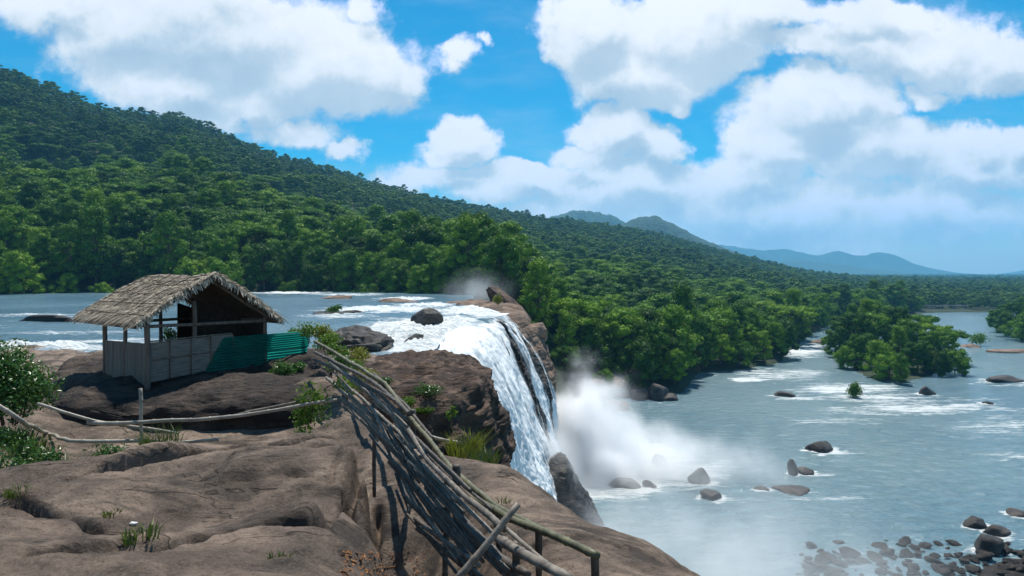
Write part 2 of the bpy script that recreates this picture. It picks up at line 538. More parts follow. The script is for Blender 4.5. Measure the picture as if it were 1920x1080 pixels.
def fall_mat():
    m, k = new_mat('falling_water')
    uv = k.n('ShaderNodeUVMap', uv_map='flow').outputs[0]
    thin = k.n('ShaderNodeAttribute', attribute_name='thin').outputs['Fac']
    s1 = k.noise(k.v('MULTIPLY', uv, (30, 1.5, 1)), 1.0, 7, .62, .7)
    s2 = k.noise(k.v('MULTIPLY', uv, (110, 5.0, 1)), 1.0, 5, .7, .5)
    s3 = k.noise(k.v('MULTIPLY', uv, (11, 2.2, 1)), 1.0, 4, .6, 1.0)
    f = k.m('ADD', k.m('MULTIPLY', s1, .5), k.m('ADD', k.m('MULTIPLY', s2, .22), k.m('MULTIPLY', s3, .28)))
    cover = k.mrange(k.m('SUBTRACT', k.m('ADD', f, .32), k.m('MULTIPLY', thin, .62)), .40, .60, smooth=True)
    c = k.mix(k.mrange(f, .38, .56), (.42, .49, .53), (.93, .94, .93))  # blue-grey shadow between the strands is put into the water colour
    n = bump(k, f, .9, .5)
    lip = k.n('ShaderNodeAttribute', attribute_name='lip').outputs['Fac']
    lf = k.m('MULTIPLY', lip, k.mrange(f, .72, .45), clamp=True)
    c = k.mix(lf, c, (.07, .135, .16))
    b = k.n('ShaderNodeBsdfPrincipled', {'Base Color': c, 'Roughness': k.mrange(lf, 0, 1, .6, .2), 'Normal': n, 'Specular IOR Level': .3})
    tr = k.n('ShaderNodeBsdfTransparent')
    mx = k.n('ShaderNodeMixShader', {0: cover, 1: tr.outputs[0], 2: b.outputs[0]})
    out(k, mx.outputs[0])
    return m


M_FALL = fall_mat()


def mist_mat(name, dens, scale, sharp=.35):
    m, k = new_mat(name)
    tcn = k.n('ShaderNodeTexCoord')
    ob = tcn.outputs['Object']
    pos = k.n('ShaderNodeNewGeometry').outputs['Position']
    wp = k.v('ADD', ob, k.v('SCALE', k.v('SUBTRACT', k.noise(pos, scale * .5, 3, .5, out='Color'), (.5, .5, .5)), scale=1.05))
    r = k.v('LENGTH', wp)
    fall = k.mrange(r, .92, .1, smooth=True)
    nz = k.mrange(k.noise(pos, scale, 5, .6), sharp, .72)
    d = k.m('MULTIPLY', k.m('MULTIPLY', fall, fall), k.m('MULTIPLY', k.m('ADD', nz, .12), dens))
    v = k.n('ShaderNodeVolumePrincipled', {'Color': (.995, .997, 1, 1), 'Density': d, 'Anisotropy': .0})
    out(k, vol=v.outputs[0])
    return m


# ------------------------------------------------------------------ foreground rock terrain
CP = [  # px, Y, h below the eye
    (-200, 3.2, 1.64), (100, 3.2, 1.64), (400, 3.2, 1.64), (700, 3.2, 1.7), (-200, 2.0, 1.6), (300, 2.0, 1.6), (700, 2.0, 1.65),
    (-200, 5, 1.85), (100, 5.3, 1.94), (350, 5.2, 1.96), (500, 5.35, 1.91), (620, 5.45, 1.89), (690, 5.3, 1.93),
    (-200, 7.0, 2.08), (60, 7.0, 2.06), (180, 7.0, 2.05), (330, 6.95, 2.03), (470, 7.0, 1.97), (600, 7.1, 1.90), (680, 7.0, 1.91),
    (-200, 6.1, 2.15), (60, 6.2, 2.2), (180, 6.15, 2.22), (330, 6.0, 2.25), (470, 6.1, 2.25), (600, 6.2, 2.22), (705, 6.0, 2.28),
    (-200, 8, 2.15), (50, 8, 2.15), (200, 8.1, 2.12), (420, 8.4, 2.07), (560, 8.4, 1.92), (640, 8.2, 1.86),
    (-200, 9.5, 2.2), (200, 9.8, 2.15), (560, 9.8, 1.95), (760, 8, 1.9), (780, 6, 1.95), (830, 4.5, 1.95), (900, 3, 1.8),
]
CPL = [
    (-200, 5, 2.9), (200, 6, 3.1), (500, 6, 3.3), (650, 6, 3.3), (750, 5, 3.1), (800, 3, 2.9),
    (800, 4.0, 4.1), (820, 5.2, 4.3), (800, 6.5, 4.4), (780, 7.5, 4.3), (750, 9, 4.1), (840, 3.0, 3.8), (900, 2.0, 3.0),
    (-200, 9.6, 2.5), (50, 9.8, 3.1), (200, 10, 3.4), (400, 10, 3.5), (550, 10, 3.7), (650, 9.8, 3.8),
    (-200, 11.5, 2.7), (100, 12, 3.5), (265, 12, 3.5), (450, 12, 3.5), (600, 12, 3.6),
    (265, 14.2, 3.5), (400, 14.5, 3.6), (550, 14.5, 3.6), (600, 16, 3.4),
    (197, 18.5, 3.5), (262, 17.6, 3.6), (400, 19, 3.5), (587, 21, 3.5), (300, 21, 3.6), (500, 23, 3.5),
    (0, 14, 3.0), (0, 17, 3.3), (100, 19, 3.4), (-150, 19, 3.2), (130, 15, 3.7),
    (0, 24, 4), (150, 24, 4), (300, 26, 4), (550, 27, 3.6), (0, 32, 4.6), (200, 32, 4.5), (400, 32, 4.5), (600, 32, 4.3),
    (0, 45, 5.5), (200, 45, 5.4), (500, 45, 5.4), (650, 45, 5.5), (0, 54, 6.05), (300, 54, 6.1), (600, 54, 6.1), (0, 62, 7), (300, 62, 7), (650, 62, 7),
    (700, 12, 3.1), (650, 14, 2.9), (620, 17, 2.6), (700, 16, 3.7), (800, 11, 3.15), (860, 9, 3.05), (900, 8, 3.0), (950, 7, 2.95), (1000, 6, 2.9),
    (1050, 5, 2.85), (1150, 4.5, 2.8), (900, 5.5, 3.4), (950, 4.2, 3.2), (1100, 3, 2.7), (1300, 2, 2.6),
    (870, 11.7, 3.2), (1000, 9, 3.05), (1130, 8.3, 3.05), (1250, 7, 2.95), (1340, 6.5, 2.9), (1500, 5, 2.8),
    (750, 18, 5.2), (800, 15, 4.4), (850, 14, 4.4), (700, 22, 5.0), (850, 25, 6), (750, 32, 5), (850, 40, 6), (950, 20, 6), (1100, 12, 3.2),
    (1300, 10, 3.0), (1200, 20, 5), (1340, 20, 5), (1000, 50, 8), (1300, 50, 8),
]


def _rc(u, Y):
    return np.stack([np.asarray(u) * 2.6, np.log(Y) * 2.2], -1)


def _tps(r2):
    return np.where(r2 > 1e-12, .5 * r2 * np.log(r2 + 1e-12), 0)


class Thin:
    """Thin-plate surface h(x, Y) through control points given by photo column, distance and depth below the eye."""
    def __init__(self, pts):
        c = np.array(pts, float)
        self.C = _rc((c[:, 0] - 960) / FPX, c[:, 1])
        A = _tps(((self.C[:, None] - self.C[None]) ** 2).sum(-1)) + np.eye(len(c)) * .004
        Q = np.concatenate([np.ones((len(c), 1)), self.C], 1)
        M = np.block([[A, Q], [Q.T, np.zeros((3, 3))]])
        self.W = np.linalg.solve(M, np.concatenate([c[:, 2], np.zeros(3)]))

    def __call__(self, x, Y):
        q = _rc(x / Y, Y)
        sh = q.shape[:-1]
        q = q.reshape(-1, 2)
        o = np.zeros(len(q))
        for s in range(0, len(q), 40000):
            b = q[s:s + 40000]
            r2 = ((b[:, None] - self.C[None]) ** 2).sum(-1)
            o[s:s + 40000] = _tps(r2) @ self.W[:-3] + self.W[-3] + b @ self.W[-2:]
        return o.reshape(sh)


SLAB_H, LOW_H = Thin(CP), Thin(CPL)
SLABP = [(-9.5, 7.8), (-5.9, 7.95), (-4.93, 8.3), (-3.67, 8.7), (-2.72, 8.75), (-2.1, 8.4), (-1.6, 7.4), (-1.3, 6.2), (-1.08, 5.2), (-.9, 4.6), (-.62, 3.9), (-.32, 3.0), (0, 1.6), (0, .5), (-12, .5)]


def seg_dist(x, y, poly, closed=False):
    """Distance to a polyline, and for a closed one a signed distance (outside positive)."""
    pts = [np.array(p, float) for p in poly]
    if closed:
        pts = pts + [pts[0]]
    best = np.full(np.shape(x), 1e9)
    inside = np.zeros(np.shape(x), bool)
    for a, b in zip(pts[:-1], pts[1:]):
        d = b - a
        t = np.clip(((x - a[0]) * d[0] + (y - a[1]) * d[1]) / (d @ d + 1e-12), 0, 1)
        best = np.minimum(best, np.hypot(x - a[0] - t * d[0], y - a[1] - t * d[1]))
        if closed:
            c = ((a[1] > y) != (b[1] > y)) & (x < (b[0] - a[0]) * (y - a[1]) / (b[1] - a[1] + 1e-12) + a[0])
            inside ^= c
    return np.where(inside, -best, best) if closed else best


LAND = [(-.95, 11.9), (-.25, 10.9), (.28, 9.2), (.69, 8.9), (1.1, 8.35), (1.46, 7.8), (1.94, 6.5), (2.3, 5), (2.6, 1.0),
        (-90, 1.0), (-90, 70), (-9, 70), (-4.5, 26), (-2.2, 17)]


def fg_base(x, Y):
    ds = seg_dist(x, Y, SLABP, True) + .06 * vnoise(x * 1.6, Y * 1.6, 0, 63) + .04 * vnoise(x * 5, Y * 5, 0, 64)
    hs = np.clip(SLAB_H(x, np.minimum(Y, 10.5)), 1.4, 2.6) + .22 * np.exp(np.minimum(ds, 0) / .28)
    m_ = sstep(-.06, .34, ds)
    z = EYE - (hs * (1 - m_) + np.maximum(LOW_H(x, Y), hs + .02) * m_)
    near = sstep(26, 8, Y)
    # bulging slabs with creases between them, lying left to right
    a = R(12)
    p, q = x * math.cos(a) + Y * math.sin(a), -x * math.sin(a) + Y * math.cos(a)
    wq = q + .35 * vnoise(p * .6, q * .6, 0, 5)
    bil = np.abs(vnoise(p * .33, wq * .85, 0, 21)) - .35
    bil2 = np.abs(vnoise(p * .9, wq * 2.1, 0, 33)) - .35
    bil3 = np.abs(vnoise(p * 2.3, wq * 4.6, 0, 37)) - .35
    z = z + near * (.12 * bil + .055 * bil2 + .028 * bil3) + (1 - near) * .5 * fbm(x * .25, Y * .5, 0, 9, 5)
    # shallow ledges: the sheeting joints of the granite
    lv = q * .9 + .5 * vnoise(p * .45, q * .3, 0, 44)
    fr = lv - np.floor(lv)
    z = z + near * .05 * (sstep(.0, .07, fr) - fr) * (.5 + .5 * vnoise(p * .5, lv * .5, 0, 51))
    z = z + .035 * fbm(x * 2.6, Y * 4.2, 0, 13, 6, .6) * near
    d = seg_dist(x, Y, LAND, True)
    d = d + .12 * vnoise(x * 1.7, Y * 1.7, 0, 61)
    dd = np.maximum(d + .25, 0)
    z = z - np.where(dd < 1.0, .55 * dd * dd, .55 + (dd - 1) * 3.2)
    return np.maximum(z, -2.0)


def fg_point(px, py, y0=2.4, y1=60):
    """Where the sight line through a photo pixel meets the rock."""
    Y = np.exp(np.linspace(math.log(y0), math.log(y1), 900))
    x = (px - 960) / FPX * Y
    z = EYE - (py - HOR) / FPX * Y
    g = fg_base(x, Y)
    i = np.argmax(g > z) if (g > z).any() else 0
    return Vector((x[i], Y[i], g[i]))


def joints(X, YY, Z):
    Z = Z.copy()
    # sheeting joints: the rock beyond each line stands a little higher, its edge in shade
    for pl, am in STEPS:
        pts = [fg_point(a, b) for a, b in pl]
        xs_, ys_ = [p.x for p in pts], [p.y for p in pts]
        yl = np.interp(X, xs_, ys_) + .05 * vnoise(X * 3, X * 0, 0, 12) + .02 * vnoise(X * 11, X * 0, 0, 15)
        dy = YY - yl
        win = sstep(xs_[0] - .05, xs_[0] + .5, X) * sstep(xs_[-1] + .05, xs_[-1] - .5, X)
        Z += am * win * (sstep(-.01, .03, dy) * sstep(1.5, .1, dy) - .5 * np.exp(-(dy / .05) ** 2))
    # open joints that run across the slab
    for pl, wd, dp in CRACKS:
        pts = [fg_point(a, b) for a, b in pl]
        d = seg_dist(X + .03 * vnoise(X * 5, YY * 5, 0, 3), YY + .03 * vnoise(X * 5, YY * 5, 0, 4), [(p.x, p.y) for p in pts])
        Z -= dp * np.exp(-(d / wd) ** 2)
    return Z


def build_foreground():
    nc, nr = 620, 560
    u = np.linspace(-1.05, .5, nc)
    Y = np.exp(np.linspace(math.log(1.7), math.log(66), nr))
    UU, YY = np.meshgrid(u, Y)
    X = UU * YY
    Z = fg_base(X, YY)
    Z = joints(X, YY, Z)
    V = np.stack([X, YY, Z], -1).reshape(-1, 3)
    struct('ground', mesh_np('ground', V, grid_faces(nr, nc)), M_SLAB)


STEPS = [
    ([(95, 925), (130, 905), (200, 880), (270, 862), (330, 852), (440, 842), (530, 835), (640, 820)], .10),
    ([(-40, 930), (30, 945), (80, 966), (170, 986), (260, 1004)], .06),
    ([(290, 1022), (380, 1002), (470, 982), (600, 966), (705, 955)], .14),
    ([(330, 925), (420, 905), (520, 893), (640, 890)], .05),
    ([(60, 1032), (140, 1036), (260, 1030), (330, 1040)], .06),
]
CRACKS = [
    ([(130, 905), (200, 880), (270, 862), (330, 852), (440, 842), (530, 835), (620, 822)], .05, .3),
    ([(30, 945), (80, 968), (170, 990), (250, 1010)], .04, .08),
    ([(300, 1022), (380, 1002), (470, 982), (600, 968), (712, 955)], .06, .3),
    ([(585, 838), (615, 835)], .03, .08), ([(60, 1030), (140, 1034), (230, 1030)], .035, .08), ([(520, 880), (620, 905), (700, 895)], .02, .04),
]
build_foreground()

# ------------------------------------------------------------------ hills, plain and ground
HILL = np.array([  # px, foot Y, foot z, shoulder Y, shoulder tree-top py, ridge Y, ridge tree-top py
    (-500, 190, 24, 380, 255, 620, -40), (-200, 190, 24, 380, 268, 700, 45), (0, 195, 24, 380, 280, 750, 122), (100, 200, 24, 385, 290, 790, 165),
    (200, 205, 24, 390, 297, 820, 203), (340, 212, 24, 395, 300, 880, 216), (400, 215, 24, 400, 315, 900, 243), (500, 218, 24, 410, 340, 950, 285),
    (600, 218, 24, 420, 370, 1000, 311), (700, 212, 24, 420, 395, 1050, 342), (800, 202, 24, 420, 420, 1100, 368), (880, 190, 24, 400, 440, 1160, 385),
    (950, 170, 24, 390, 465, 1200, 396), (1000, 165, 14, 330, 505, 1240, 404), (1100, 166, 1, 320, 530, 1320, 417), (1200, 168, 1, 305, 545, 1400, 430),
    (1280, 172, 1, 300, 560, 1450, 450), (1310, 205, 1, 320, 560, 1480, 458), (1400, 216, 1, 340, 565, 1550, 482), (1460, 228, 1, 360, 570, 1600, 496), (1500, 290, 1, 420, 565, 1650, 506),
    (1560, 400, 1, 520, 552, 1700, 514), (1640, 470, 1, 600, 545, 1750, 520), (1760, 520, 1, 700, 541, 1800, 523), (2600, 520, 1, 800, 538, 1900, 523),
], float)


def hill_par(u):
    px = u * FPX + 960
    return [np.interp(px, HILL[:, 0], HILL[:, c]) for c in range(1, 7)]


def hill_z(x, Y):
    u = x / Y
    yb, zb, ys, ps, yr, pr = hill_par(u)
    zs = EYE + (HOR - ps) / FPX * ys - 15.0
    zr = EYE + (HOR - pr) / FPX * yr - 9.0
    zs = np.maximum(zs, zb)
    zr = np.maximum(zr, 1.0)
    t1 = np.clip((Y - yb) / (ys - yb), 0, 1)
    t2 = np.clip((Y - ys) / (yr - ys), 0, 1)
    z = zb + (zs - zb) * t1 ** .85
    z = np.where(Y > ys, zs + (zr - zs) * (t2 ** 1.12), z)
    # between shoulder and ridge the slope has gullies
    z = z + sstep(0, .25, t2) * sstep(1.0, .75, t2) * zr * .05 * fbm(x / 130, Y / 130, 0, 71, 4)
    z = z - 34 * np.exp(-((t2 - .16) / .11) ** 2) * sstep(.05, -.2, u)
    z = z - np.maximum(Y - yr, 0) * .25
    z = np.where(Y < yb, zb - (yb - Y) * .5, z)
    return np.maximum(z, -2.0)


def build_hills():
    nc, nr = 260, 220
    u = np.linspace(-1.15, 1.2, nc)
    Y = np.exp(np.linspace(math.log(150), math.log(2300), nr))
    UU, YY = np.meshgrid(u, Y)
    X = UU * YY
    Z = hill_z(X, YY) + .8 * fbm(X / 20, YY / 20, 0, 5, 4)
    Z = np.where(YY < hill_par(UU)[0], np.minimum(Z, hill_par(UU)[1] - 1.0), Z)
    struct('hills', mesh_np('hills', np.stack([X, YY, Z], -1).reshape(-1, 3), grid_faces(nr, nc)), M_EARTH)
    # the plain out to the horizon
    s = 16000
    me = mesh_np('terrain', [(-s, -60, -1.6), (s, -60, -1.6), (s, s, -1.6), (-s, s, -1.6)], np.array([[0, 1, 2, 3]]))
    struct('terrain', me, M_EARTH)


build_hills()


def ridge(name, prof, Y, depth, mat, drop=0.0, nz=.03, seed=0):
    """A far ridge: crest profile in photo pixels at distance Y, sloping down in front and behind."""
    px = np.array([p[0] for p in prof], float)
    py = np.array([p[1] for p in prof], float)
    q = np.linspace(px[0], px[-1], 260)
    h = EYE + (HOR - np.interp(q, px, py)) / FPX * Y
    h = np.maximum(h, 0)
    hs = np.convolve(np.pad(h, 3, mode='edge'), np.ones(7) / 7, 'valid')
    k = np.linspace(-1, 1, 41)
    Kk, Q = np.meshgrid(k, q, indexing='ij')
    Hh = np.broadcast_to(hs, Q.shape)
    Yd = Y + Kk * depth
    X = (Q - 960) / FPX * Y
    prof_z = Hh * (1 - np.abs(Kk)) ** 1.15
    Z = prof_z * (1 + .35 * sstep(0, .25, np.abs(Kk)) * fbm(X / (Y * .05), Yd / (Y * .05), 0, seed, 5)) + Hh * nz * fbm(X / (Y * .008), Yd / (Y * .02), 0, seed + 3, 4)
    Z = np.where(np.abs(Kk) >= .999, -1.0, Z)
    return mesh_np(name, np.stack([X, Yd, Z], -1).reshape(-1, 3), grid_faces(*Q.shape))


def hill_green():
    m, k = new_mat('far_hill_woods')
    pos = k.n('ShaderNodeNewGeometry').outputs['Position']
    f = k.noise(pos, .012, 7, .7)
    c = k.ramp(f, [(.35, (.012, .035, .018)), (.5, (.025, .06, .025)), (.62, (.02, .05, .022)), (.78, (.05, .08, .03))])
    b = k.n('ShaderNodeBsdfPrincipled', {'Base Color': c, 'Roughness': .95, 'Normal': bump(k, k.noise(pos, .05, 4, .7), 1, 20)})
    out(k, b.outputs[0])
    return m


M_FARHILL = hill_green()
struct('hills', ridge('near_far_hill', [(1120, 470), (1160, 425), (1190, 408), (1225, 404), (1260, 418), (1300, 440), (1350, 462), (1420, 487), (1500, 507), (1570, 517), (1650, 524)], 2600, 500, M_FARHILL, seed=4), M_FARHILL)
struct('hills', ridge('blue_knoll', [(960, 440), (1040, 405), (1075, 396), (1110, 395), (1140, 402), (1170, 415), (1230, 440), (1300, 470)], 3600, 600, M_FARHILL, seed=6), M_FARHILL)
struct('hills', ridge('blue_mountains', [(1280, 480), (1345, 458), (1390, 464), (1430, 470), (1470, 466), (1500, 473), (1530, 480), (1570, 470), (1600, 478), (1620, 480), (1645, 472), (1670, 476), (1700, 490), (1740, 502), (1790, 513), (1840, 520), (1880, 522)], 7600, 900, M_FARHILL, seed=8), M_FARHILL)
struct('hills', ridge('blue_spur', [(1380, 510), (1440, 492), (1500, 488), (1560, 494), (1640, 505), (1740, 515), (1800, 521)], 6000, 700, M_FARHILL, seed=12), M_FARHILL)
struct('hills', ridge('far_hill_right', [(1850, 524), (1900, 512), (1960, 500), (2100, 480), (2300, 500), (2400, 524)], 8400, 700, M_FARHILL, seed=14), M_FARHILL)

# ------------------------------------------------------------------ rivers
LIPX = ([44, 50, 56, 62, 64, 84, 98.5, 110, 130, 180, 240, 330], [-6.0, -6.0, -6.0, -6.1, -6.25, -3.94, -.77, -3, -7, -10, -14, -18])


def build_upper_river():
    nr, nc = 300, 420
    Y = np.exp(np.linspace(math.log(47), math.log(330), nr))
    k = np.linspace(0, 1, nc) ** .6
    xl = -1.0 * Y
    xr = np.interp(Y, *LIPX)
    X = xl[:, None] + (xr - xl)[:, None] * k[None]
    YY = np.broadcast_to(Y[:, None], X.shape)
    # rapids: a band that runs down to the lip, and lesser bands further up
    px = X / YY * FPX + 960
    py = HOR + 6 * FPX / YY
    foam = .30 + .16 * fbm(X / 14, YY / 9, 0, 7, 4)

    def blob(cx, cy, a, b, amt):
        return amt * np.exp(-(((px - cx) / a) ** 2 + ((py - cy) / b) ** 2) ** 1.3)
    rap = np.zeros_like(X)
    for q in [(780, 632, 105, 30, 1.15), (850, 618, 70, 24, 1.0), (890, 583, 70, 9, .85), (730, 580, 120, 7, .6), (800, 572, 70, 5, .6), (640, 592, 90, 5, .4), (60, 652, 170, 9, .65), (230, 640, 120, 6, .35),
              (150, 625, 160, 5, .3), (60, 590, 130, 4, .3), (540, 549, 90, 2.5, .5), (650, 552, 90, 3, .4), (760, 560, 60, 4, .5), (700, 640, 30, 18, .5)]:
        rap = np.maximum(rap, blob(*q))
    foam = foam + rap
    Z = 24 + (.07 + .95 * rap) * fbm(X / 1.8, YY / 1.6, 0, 15, 5, .6) + .10 * fbm(X / 4, YY / 2.5, 0, 25, 3)
    Z = Z + np.where(rap > .4, .25 * rap, 0)
    edge = sstep(.0, .02, 1 - k)[None]
    Z = 24 + (Z - 24) * (edge * .8 + .2)
    me = mesh_np('river', np.stack([X, YY, Z], -1).reshape(-1, 3), grid_faces(nr, nc))
    attr(me, 'foam', foam)
    struct('river', me, M_RIVER_UP)


build_upper_river()


ROCKS = [
    (1315, 908, 44, 24, 61, 'dark round boulder in the pool, right of the foam'),
    (1338, 937, 36, 15, 62, 'small dark boulder just below the round one in the pool'),
    (1178, 916, 56, 14, 63, 'wet low rock in the foam at the mist\'s lower edge'),
    (1218, 914, 26, 10, 64, 'small wet rock beside the low rock in the foam'),
    (1236, 876, 28, 22, 65, 'rounded rock half hidden in the mist'),
    (1548, 848, 44, 17, 66, 'squarish reddish boulder alone in the middle of the pool'),
    (1490, 890, 20, 20, 67, 'small upright rock in the pool with a flat one beside it'),
    (1512, 888, 28, 10, 68, 'flat rock touching the small upright rock in the pool'),
    (1500, 928, 62, 6, 69, 'reef of low reddish stones barely above the pool'),
    (1433, 920, 24, 4, 70, 'tiny low stone left of the reddish reef'),
    (1478, 745, 40, 8, 71, 'cluster of low stones in the current below the wooded bank'),
    (1742, 741, 26, 14, 72, 'mossy rock with a green tail below the wooded island'),
    (1895, 718, 60, 8, 73, 'reddish rock bar in the rapids at the right edge'),
    (1822, 980, 0, 0, 0, ''),
    (1836, 990, 34, 16, 74, 'dark boulder just left of the square block at the right shore'),
    (1862, 1040, 46, 34, 75, 'big square dark block near the rubble bar'),
    (1880, 1006, 44, 14, 76, 'flat dark rock behind the big square block'),
    (1910, 968, 30, 8, 77, 'low dark rock at the right edge above the square block'),
    (1855, 758, 16, 5, 78, 'tiny red rock in the rapids right of the mossy rock'),
]


def build_lower_river():
    nr, nc = 320, 420
    Y = np.exp(np.linspace(math.log(28), math.log(560), nr))
    u = np.linspace(-.15, 1.1, nc)
    UU, YY = np.meshgrid(u, Y)
    X = UU * YY
    px = UU * FPX + 960
    py = HOR + EYE * FPX / YY
    foam = .25 + .16 * fbm(X / 18, YY / 12, 0, 41, 4)
    rap = np.zeros_like(X)
    for cx, cy, a, b, amt in [(1140, 880, 135, 60, 1.2), (1250, 895, 150, 36, .62), (1330, 875, 60, 25, .35), (1400, 712, 40, 5, .6), (1480, 700, 110, 14, .45), (1500, 655, 60, 22, .55), (1580, 730, 120, 14, .5), (1650, 745, 150, 12, .45), (1720, 768, 220, 16, .44),
                              (1850, 800, 120, 36, .4), (1560, 790, 140, 10, .4), (1900, 850, 90, 18, .35), (1440, 785, 90, 8, .2), (1860, 720, 70, 7, .35), (1790, 745, 120, 10, .3)]:
        rap = np.maximum(rap, amt * np.exp(-(((px - cx) / a) ** 2 + ((py - cy) / b) ** 2) ** 1.2))
    for (rx, ry, rw, rh, _s, _l) in ROCKS:
        if rw:
            p = at_z(rx, ry, 0)
            a = rw / FPX * p.y / 2
            n_ = 1 + .5 * fbm(X / 1.5, YY / 1.5, 0, 55, 3)
            ring = np.hypot((X - p.x) / (1.9 * a), (YY - p.y - .6 * a) / (1.7 * a)) * n_
            wake = np.hypot((X - p.x - 1.6 * a) / (3.6 * a), (YY - p.y + .5 * a) / (1.1 * a)) * n_
            rap = np.maximum(rap, .62 * np.exp(-ring ** 4) * (.6 + .4 * (a < 2)))
            rap = np.maximum(rap, .40 * np.exp(-wake ** 2))
    Z = .03 + .10 * fbm(X / 3, YY / 2.4, 0, 19, 4) + .5 * rap * fbm(X / 2.2, YY / 2.2, 0, 29, 4)
    me = mesh_np('river', np.stack([X, YY, Z], -1).reshape(-1, 3), grid_faces(nr, nc))
    attr(me, 'foam', foam + rap)
    struct('river', me, M_RIVER_LOW)


build_lower_river()

# ------------------------------------------------------------------ the fall and the cliff under it
FC = [  # one row per line of flow, near to far; (px, py, Y) down the face
    (-.3, [(700, 650, 55.6), (790, 668, 53.5), (850, 715, 52.5), (880, 775, 52), (900, 840, 52), (912, 900, 52), (930, 990, 52), (950, 1100, 52), (970, 1230, 52)]),
    (-.12, [(770, 640, 60), (835, 650, 58), (880, 700, 57), (905, 760, 56.5), (920, 820, 56), (935, 880, 56), (960, 960, 56), (980, 1080, 56), (1000, 1190, 56)]),
    (0, [(835, 632, 64), (880, 652, 62.5), (922, 715, 61.5), (950, 790, 61), (968, 860, 60.5), (985, 920, 60), (1005, 980, 60), (1020, 1060, 60), (1035, 1145, 60)]),
    (.5, [(900, 603, 84), (928, 622, 83.4), (955, 674, 82.5), (982, 745, 81.5), (1004, 815, 80.5), (1022, 870, 80), (1040, 920, 79.5), (1054, 960, 79), (1068, 1000, 78.5)]),
    (.78, [(930, 595, 92.5), (953, 614, 92.2), (980, 660, 91.4), (1002, 718, 90.4), (1017, 780, 89.6), (1030, 830, 89), (1048, 870, 88.5), (1054, 905, 88), (1060, 948, 88)]),
    (1.0, [(950, 590, 98.5), (970, 611, 98.2), (998, 651, 97.7), (1021, 697, 97.2), (1034, 740, 96.6), (1038, 785, 96), (1038, 830, 95.5), (1040, 870, 95), (1042, 912, 95)]),
    (1.22, [(972, 584, 105), (998, 606, 104.5), (1030, 645, 104), (1049, 690, 103), (1053, 720, 102.5), (1050, 765, 102), (1044, 810, 101.5), (1040, 850, 101), (1040, 885, 101)]),
    (1.6, [(960, 570, 120), (985, 592, 119), (1010, 630, 118), (1028, 680, 117), (1034, 710, 116), (1034, 750, 115), (1030, 790, 115), (1028, 815, 115), (1026, 845, 115)]),
]


def cr(P0, x, xs):
    """Catmull-Rom through rows of P0 at knots x, sampled at xs."""
    P0 = np.asarray(P0, float)
    x = np.asarray(x, float)
    m = np.gradient(P0, x, axis=0)
    i = np.clip(np.searchsorted(x, xs) - 1, 0, len(x) - 2)
    h = (x[i + 1] - x[i])
    t = (xs - x[i]) / h
    sh = (-1,) + (1,) * (P0.ndim - 1)
    t, h = t.reshape(sh), h.reshape(sh)
    return (2 * t ** 3 - 3 * t ** 2 + 1) * P0[i] + (t ** 3 - 2 * t ** 2 + t) * h * m[i] + (-2 * t ** 3 + 3 * t ** 2) * P0[i + 1] + (t ** 3 - t ** 2) * h * m[i + 1]


def fall_surface(ss, ts):
    K = np.array([[list(P(*p)) for p in row[1]] for row in FC])
    s = np.array([r[0] for r in FC])
    A = cr(K, s, ss)
    A = np.swapaxes(A, 0, 1)
    B = cr(A, np.linspace(0, 1, A.shape[0]), ts)
    return np.swapaxes(B, 0, 1)          # (ss, ts, 3)


def grid_normals(G):
    a = np.gradient(G, axis=0)
    b = np.gradient(G, axis=1)
    n = np.cross(a, b)
    n /= np.linalg.norm(n, axis=-1, keepdims=True) + 1e-9
    flip = (n[..., 0] < 0)
    n[flip] *= -1
    return n


